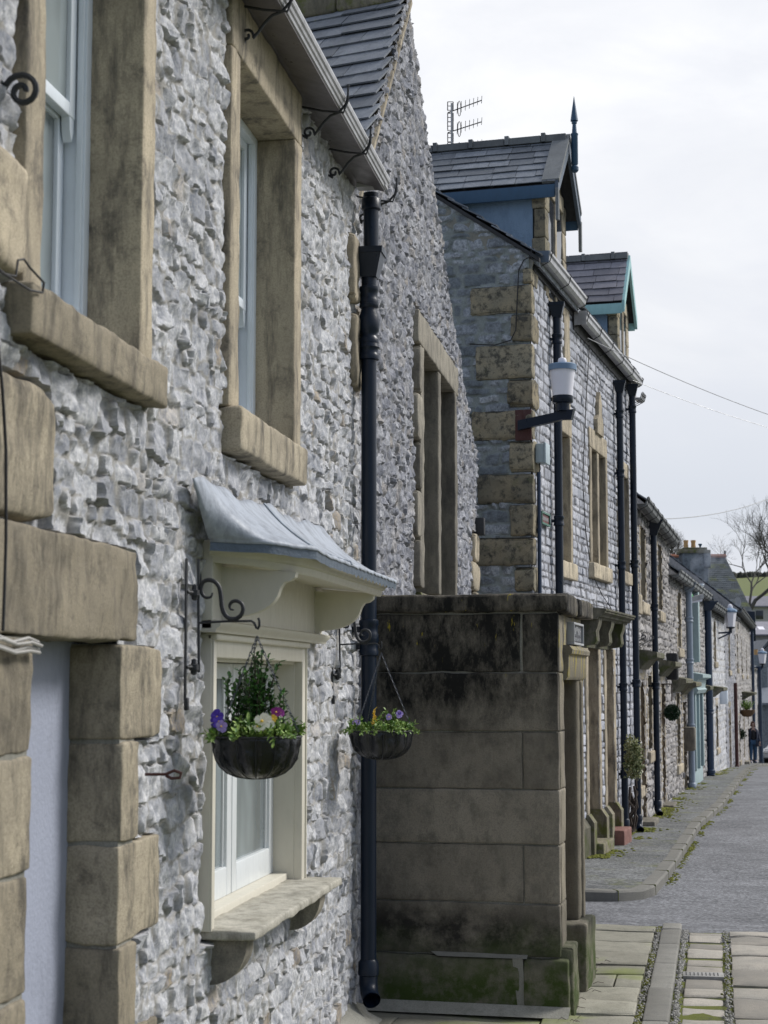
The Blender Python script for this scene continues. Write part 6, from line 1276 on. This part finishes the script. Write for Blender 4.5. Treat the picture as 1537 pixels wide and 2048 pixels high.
# ================================================================== parked car at the right edge
cc = at_depth(1547, 1505, 84); cz_ = zr(cc[1]); car = thing('parked_car', 'silver parked car nose-on at the right edge of the picture behind the walking person', 'car', (cc[0]+.3, cc[1], cz_))
fcx = Frame((cc[0]+.3, cc[1]), 18)
prof = [(0, .35), (0, .62), (.12, .78), (.95, .95), (1.55, 1.38), (2.9, 1.45), (3.7, 1.05), (4.05, .98), (4.1, .4), (3.7, .28), (.4, .25)]
V = []; ns_ = len(prof); wid = [(-.84, .93), (-.80, 1.), (-.4, 1.02), (.4, 1.02), (.80, 1.), (.84, .93)]
for w_, s_2 in wid:
    for t_, z_ in prof:
        tuck = .16 if z_ > 1.0 else 0; zz = z_*s_2 if z_ > .7 else z_; V.append(fcx.P(t_+(.12 if abs(w_) > .7 and t_ < .5 else 0), w_*(1-tuck), cz_+zz))
F = [(j*ns_+k, j*ns_+(k+1) % ns_, (j+1)*ns_+(k+1) % ns_, (j+1)*ns_+k) for j in range(len(wid)-1) for k in range(ns_)]+[tuple(range(ns_)), tuple(range(5*ns_, 6*ns_))[::-1]]
bd = mesh_obj('body', V, F, M['carp'], car, smooth=30); md = bd.modifiers.new('b', 'BEVEL'); md.width = .05; md.segments = 2; md.limit_method = 'ANGLE'
mb = MB(); mb.add([fcx.P(t_, w_, cz_+z_) for t_, w_, z_ in ((.98, -.62, 1.0), (.98, .62, 1.0), (1.5, .55, 1.40), (1.5, -.55, 1.40))], [(0, 1, 2, 3)]); mb.build('windscreen', M['dglass'], car, smooth=0)
for w_ in (-.68, .68):
    mb = MB(); mb.add([fcx.P(t_, w_*k_, cz_+z_) for t_, k_, z_ in ((1.2, 1.07, 1.02), (1.65, .95, 1.34), (2.85, .95, 1.38), (3.4, 1.07, 1.06))], [(0, 1, 2, 3)]); mb.build('side_window', M['dglass'], car, smooth=0)
for w_ in (-.6, .6): mb = MB(); mb.rbox(fcx, -.03, .15, w_-.18, w_+.18, cz_+.6, cz_+.74, .04); mb.build('headlight', M['headl'], car)
mb = MB(); mb.rbox(fcx, -.03, .05, -.4, .4, cz_+.42, cz_+.56, .03); mb.build('grille', M['tyre'], car)
for t_ in (.75, 3.3):
    for w_ in (-.80, .80):
        mb = MB(); c = fcx.P(t_, w_, cz_+.31); ring = []
        for (r_, o_) in ((.2, -.1), (.31, -.09), (.32, 0), (.31, .09), (.2, .1)):
            ring.append([c+fcx.t*r_*math.cos(a)+vw*r_*math.sin(a)+fcx.n*o_ for a in np.linspace(0, 2*math.pi, 21)[:-1]])
        V = sum(ring, []); F = [(i*20+k, i*20+(k+1) % 20, (i+1)*20+(k+1) % 20, (i+1)*20+k) for i in range(4) for k in range(20)]; mb.add(V, F); wh = mb.build('wheel', M['tyre'], car)
        mb = MB(); mb.add([c+fcx.t*.2*math.cos(a)+vw*.2*math.sin(a)+fcx.n*.08*(1 if w_ > 0 else -1) for a in np.linspace(0, 2*math.pi, 21)[:-1]], [tuple(range(20))]); mb.build('rim', M['gut'], wh, smooth=0)
# ================================================================== sky, sun, camera
SUN_EL, SUN_AZ = math.radians(42), math.radians(62)        # azimuth clockwise from +Y
sd = np.array([math.sin(SUN_AZ)*math.cos(SUN_EL), math.cos(SUN_AZ)*math.cos(SUN_EL), math.sin(SUN_EL)])
W = bpy.data.worlds.new('World'); SC.world = W; W.use_nodes = True; nt = W.node_tree; nt.nodes.clear()
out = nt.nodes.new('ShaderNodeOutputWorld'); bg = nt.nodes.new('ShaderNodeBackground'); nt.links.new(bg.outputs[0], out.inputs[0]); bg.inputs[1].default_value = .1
sky = nt.nodes.new('ShaderNodeTexSky'); sky.sky_type = 'NISHITA'; sky.sun_disc = False; sky.sun_elevation = SUN_EL; sky.sun_rotation = SUN_AZ; sky.air_density = 1.2; sky.dust_density = 3
tc = nt.nodes.new('ShaderNodeTexCoord'); mp = nt.nodes.new('ShaderNodeMapping'); mp.inputs['Scale'].default_value = (1, 1, 2.2); nt.links.new(tc.outputs['Generated'], mp.inputs[0])
n1 = noise(nt, mp.outputs[0], 2.3, 7, .55, .6); n2 = noise(nt, mp.outputs[0], 6.5, 6, .6, .3)
cl = ramp(nt, n1, [(.30, (5.9, 6.15, 6.8)), (.5, (8.0, 8.1, 8.4)), (.66, (9.3, 9.3, 9.4))]); cl = mixc(nt, ramp(nt, n2, [(.38, .75), (.66, 0)]), cl, (7.0, 7.2, 7.8))
sp = nt.nodes.new('ShaderNodeSeparateXYZ'); nt.links.new(tc.outputs['Generated'], sp.inputs[0])
# cloud deck: thinner and brighter high over the street, greyer band low down
lowb = ramp(nt, sp.outputs[2], [(0, 0.0), (.035, .1), (.10, 1.0), (.2, 0)]); cl = mixc(nt, lowb, cl, (6.1, 6.45, 7.15)); 
up_ = ramp(nt, sp.outputs[2], [(.18, 0), (.5, .35)]); cl = mixc(nt, up_, cl, (9.2, 9.25, 9.35))
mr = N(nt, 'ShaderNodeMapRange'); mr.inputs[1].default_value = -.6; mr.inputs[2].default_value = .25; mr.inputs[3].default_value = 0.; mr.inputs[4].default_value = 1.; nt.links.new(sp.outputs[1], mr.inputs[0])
cl = mixc(nt, 1., cl, ramp(nt, mr.outputs[0], [(0, (.40, .47, .60)), (1, (1, 1, 1))]), 'MULTIPLY')  # unseen sky behind the viewer dimmed and blued to darken camera-facing faces
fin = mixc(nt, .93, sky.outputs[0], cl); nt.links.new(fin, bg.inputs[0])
sl = bpy.data.lights.new('sun', 'SUN'); sl.energy = 2.7; sl.angle = math.radians(18); sl.color = (1, .97, .93); so = bpy.data.objects.new('sun', sl); COL.objects.link(so)
so.rotation_euler = Vector(sd.tolist()).to_track_quat('Z', 'Y').to_euler()
cam = bpy.data.cameras.new('camera'); co = bpy.data.objects.new('camera', cam); COL.objects.link(co); SC.camera = co
cam.sensor_fit = 'HORIZONTAL'; cam.sensor_width = 36; cam.lens = 36*FPX/1537; cam.clip_start = .3; cam.clip_end = 3000
co.location = CAM.tolist(); co.rotation_euler = (math.pi/2+PITCH, 0, YAW)
cam.dof.use_dof = True; cam.dof.focus_distance = 13.0; cam.dof.aperture_fstop = 9.0
SC.view_settings.view_transform = 'Standard'; SC.view_settings.look = 'None'; SC.view_settings.exposure = .25; SC.view_settings.gamma = 1
SC.cycles.max_bounces = 6; SC.cycles.volume_step_rate = 4
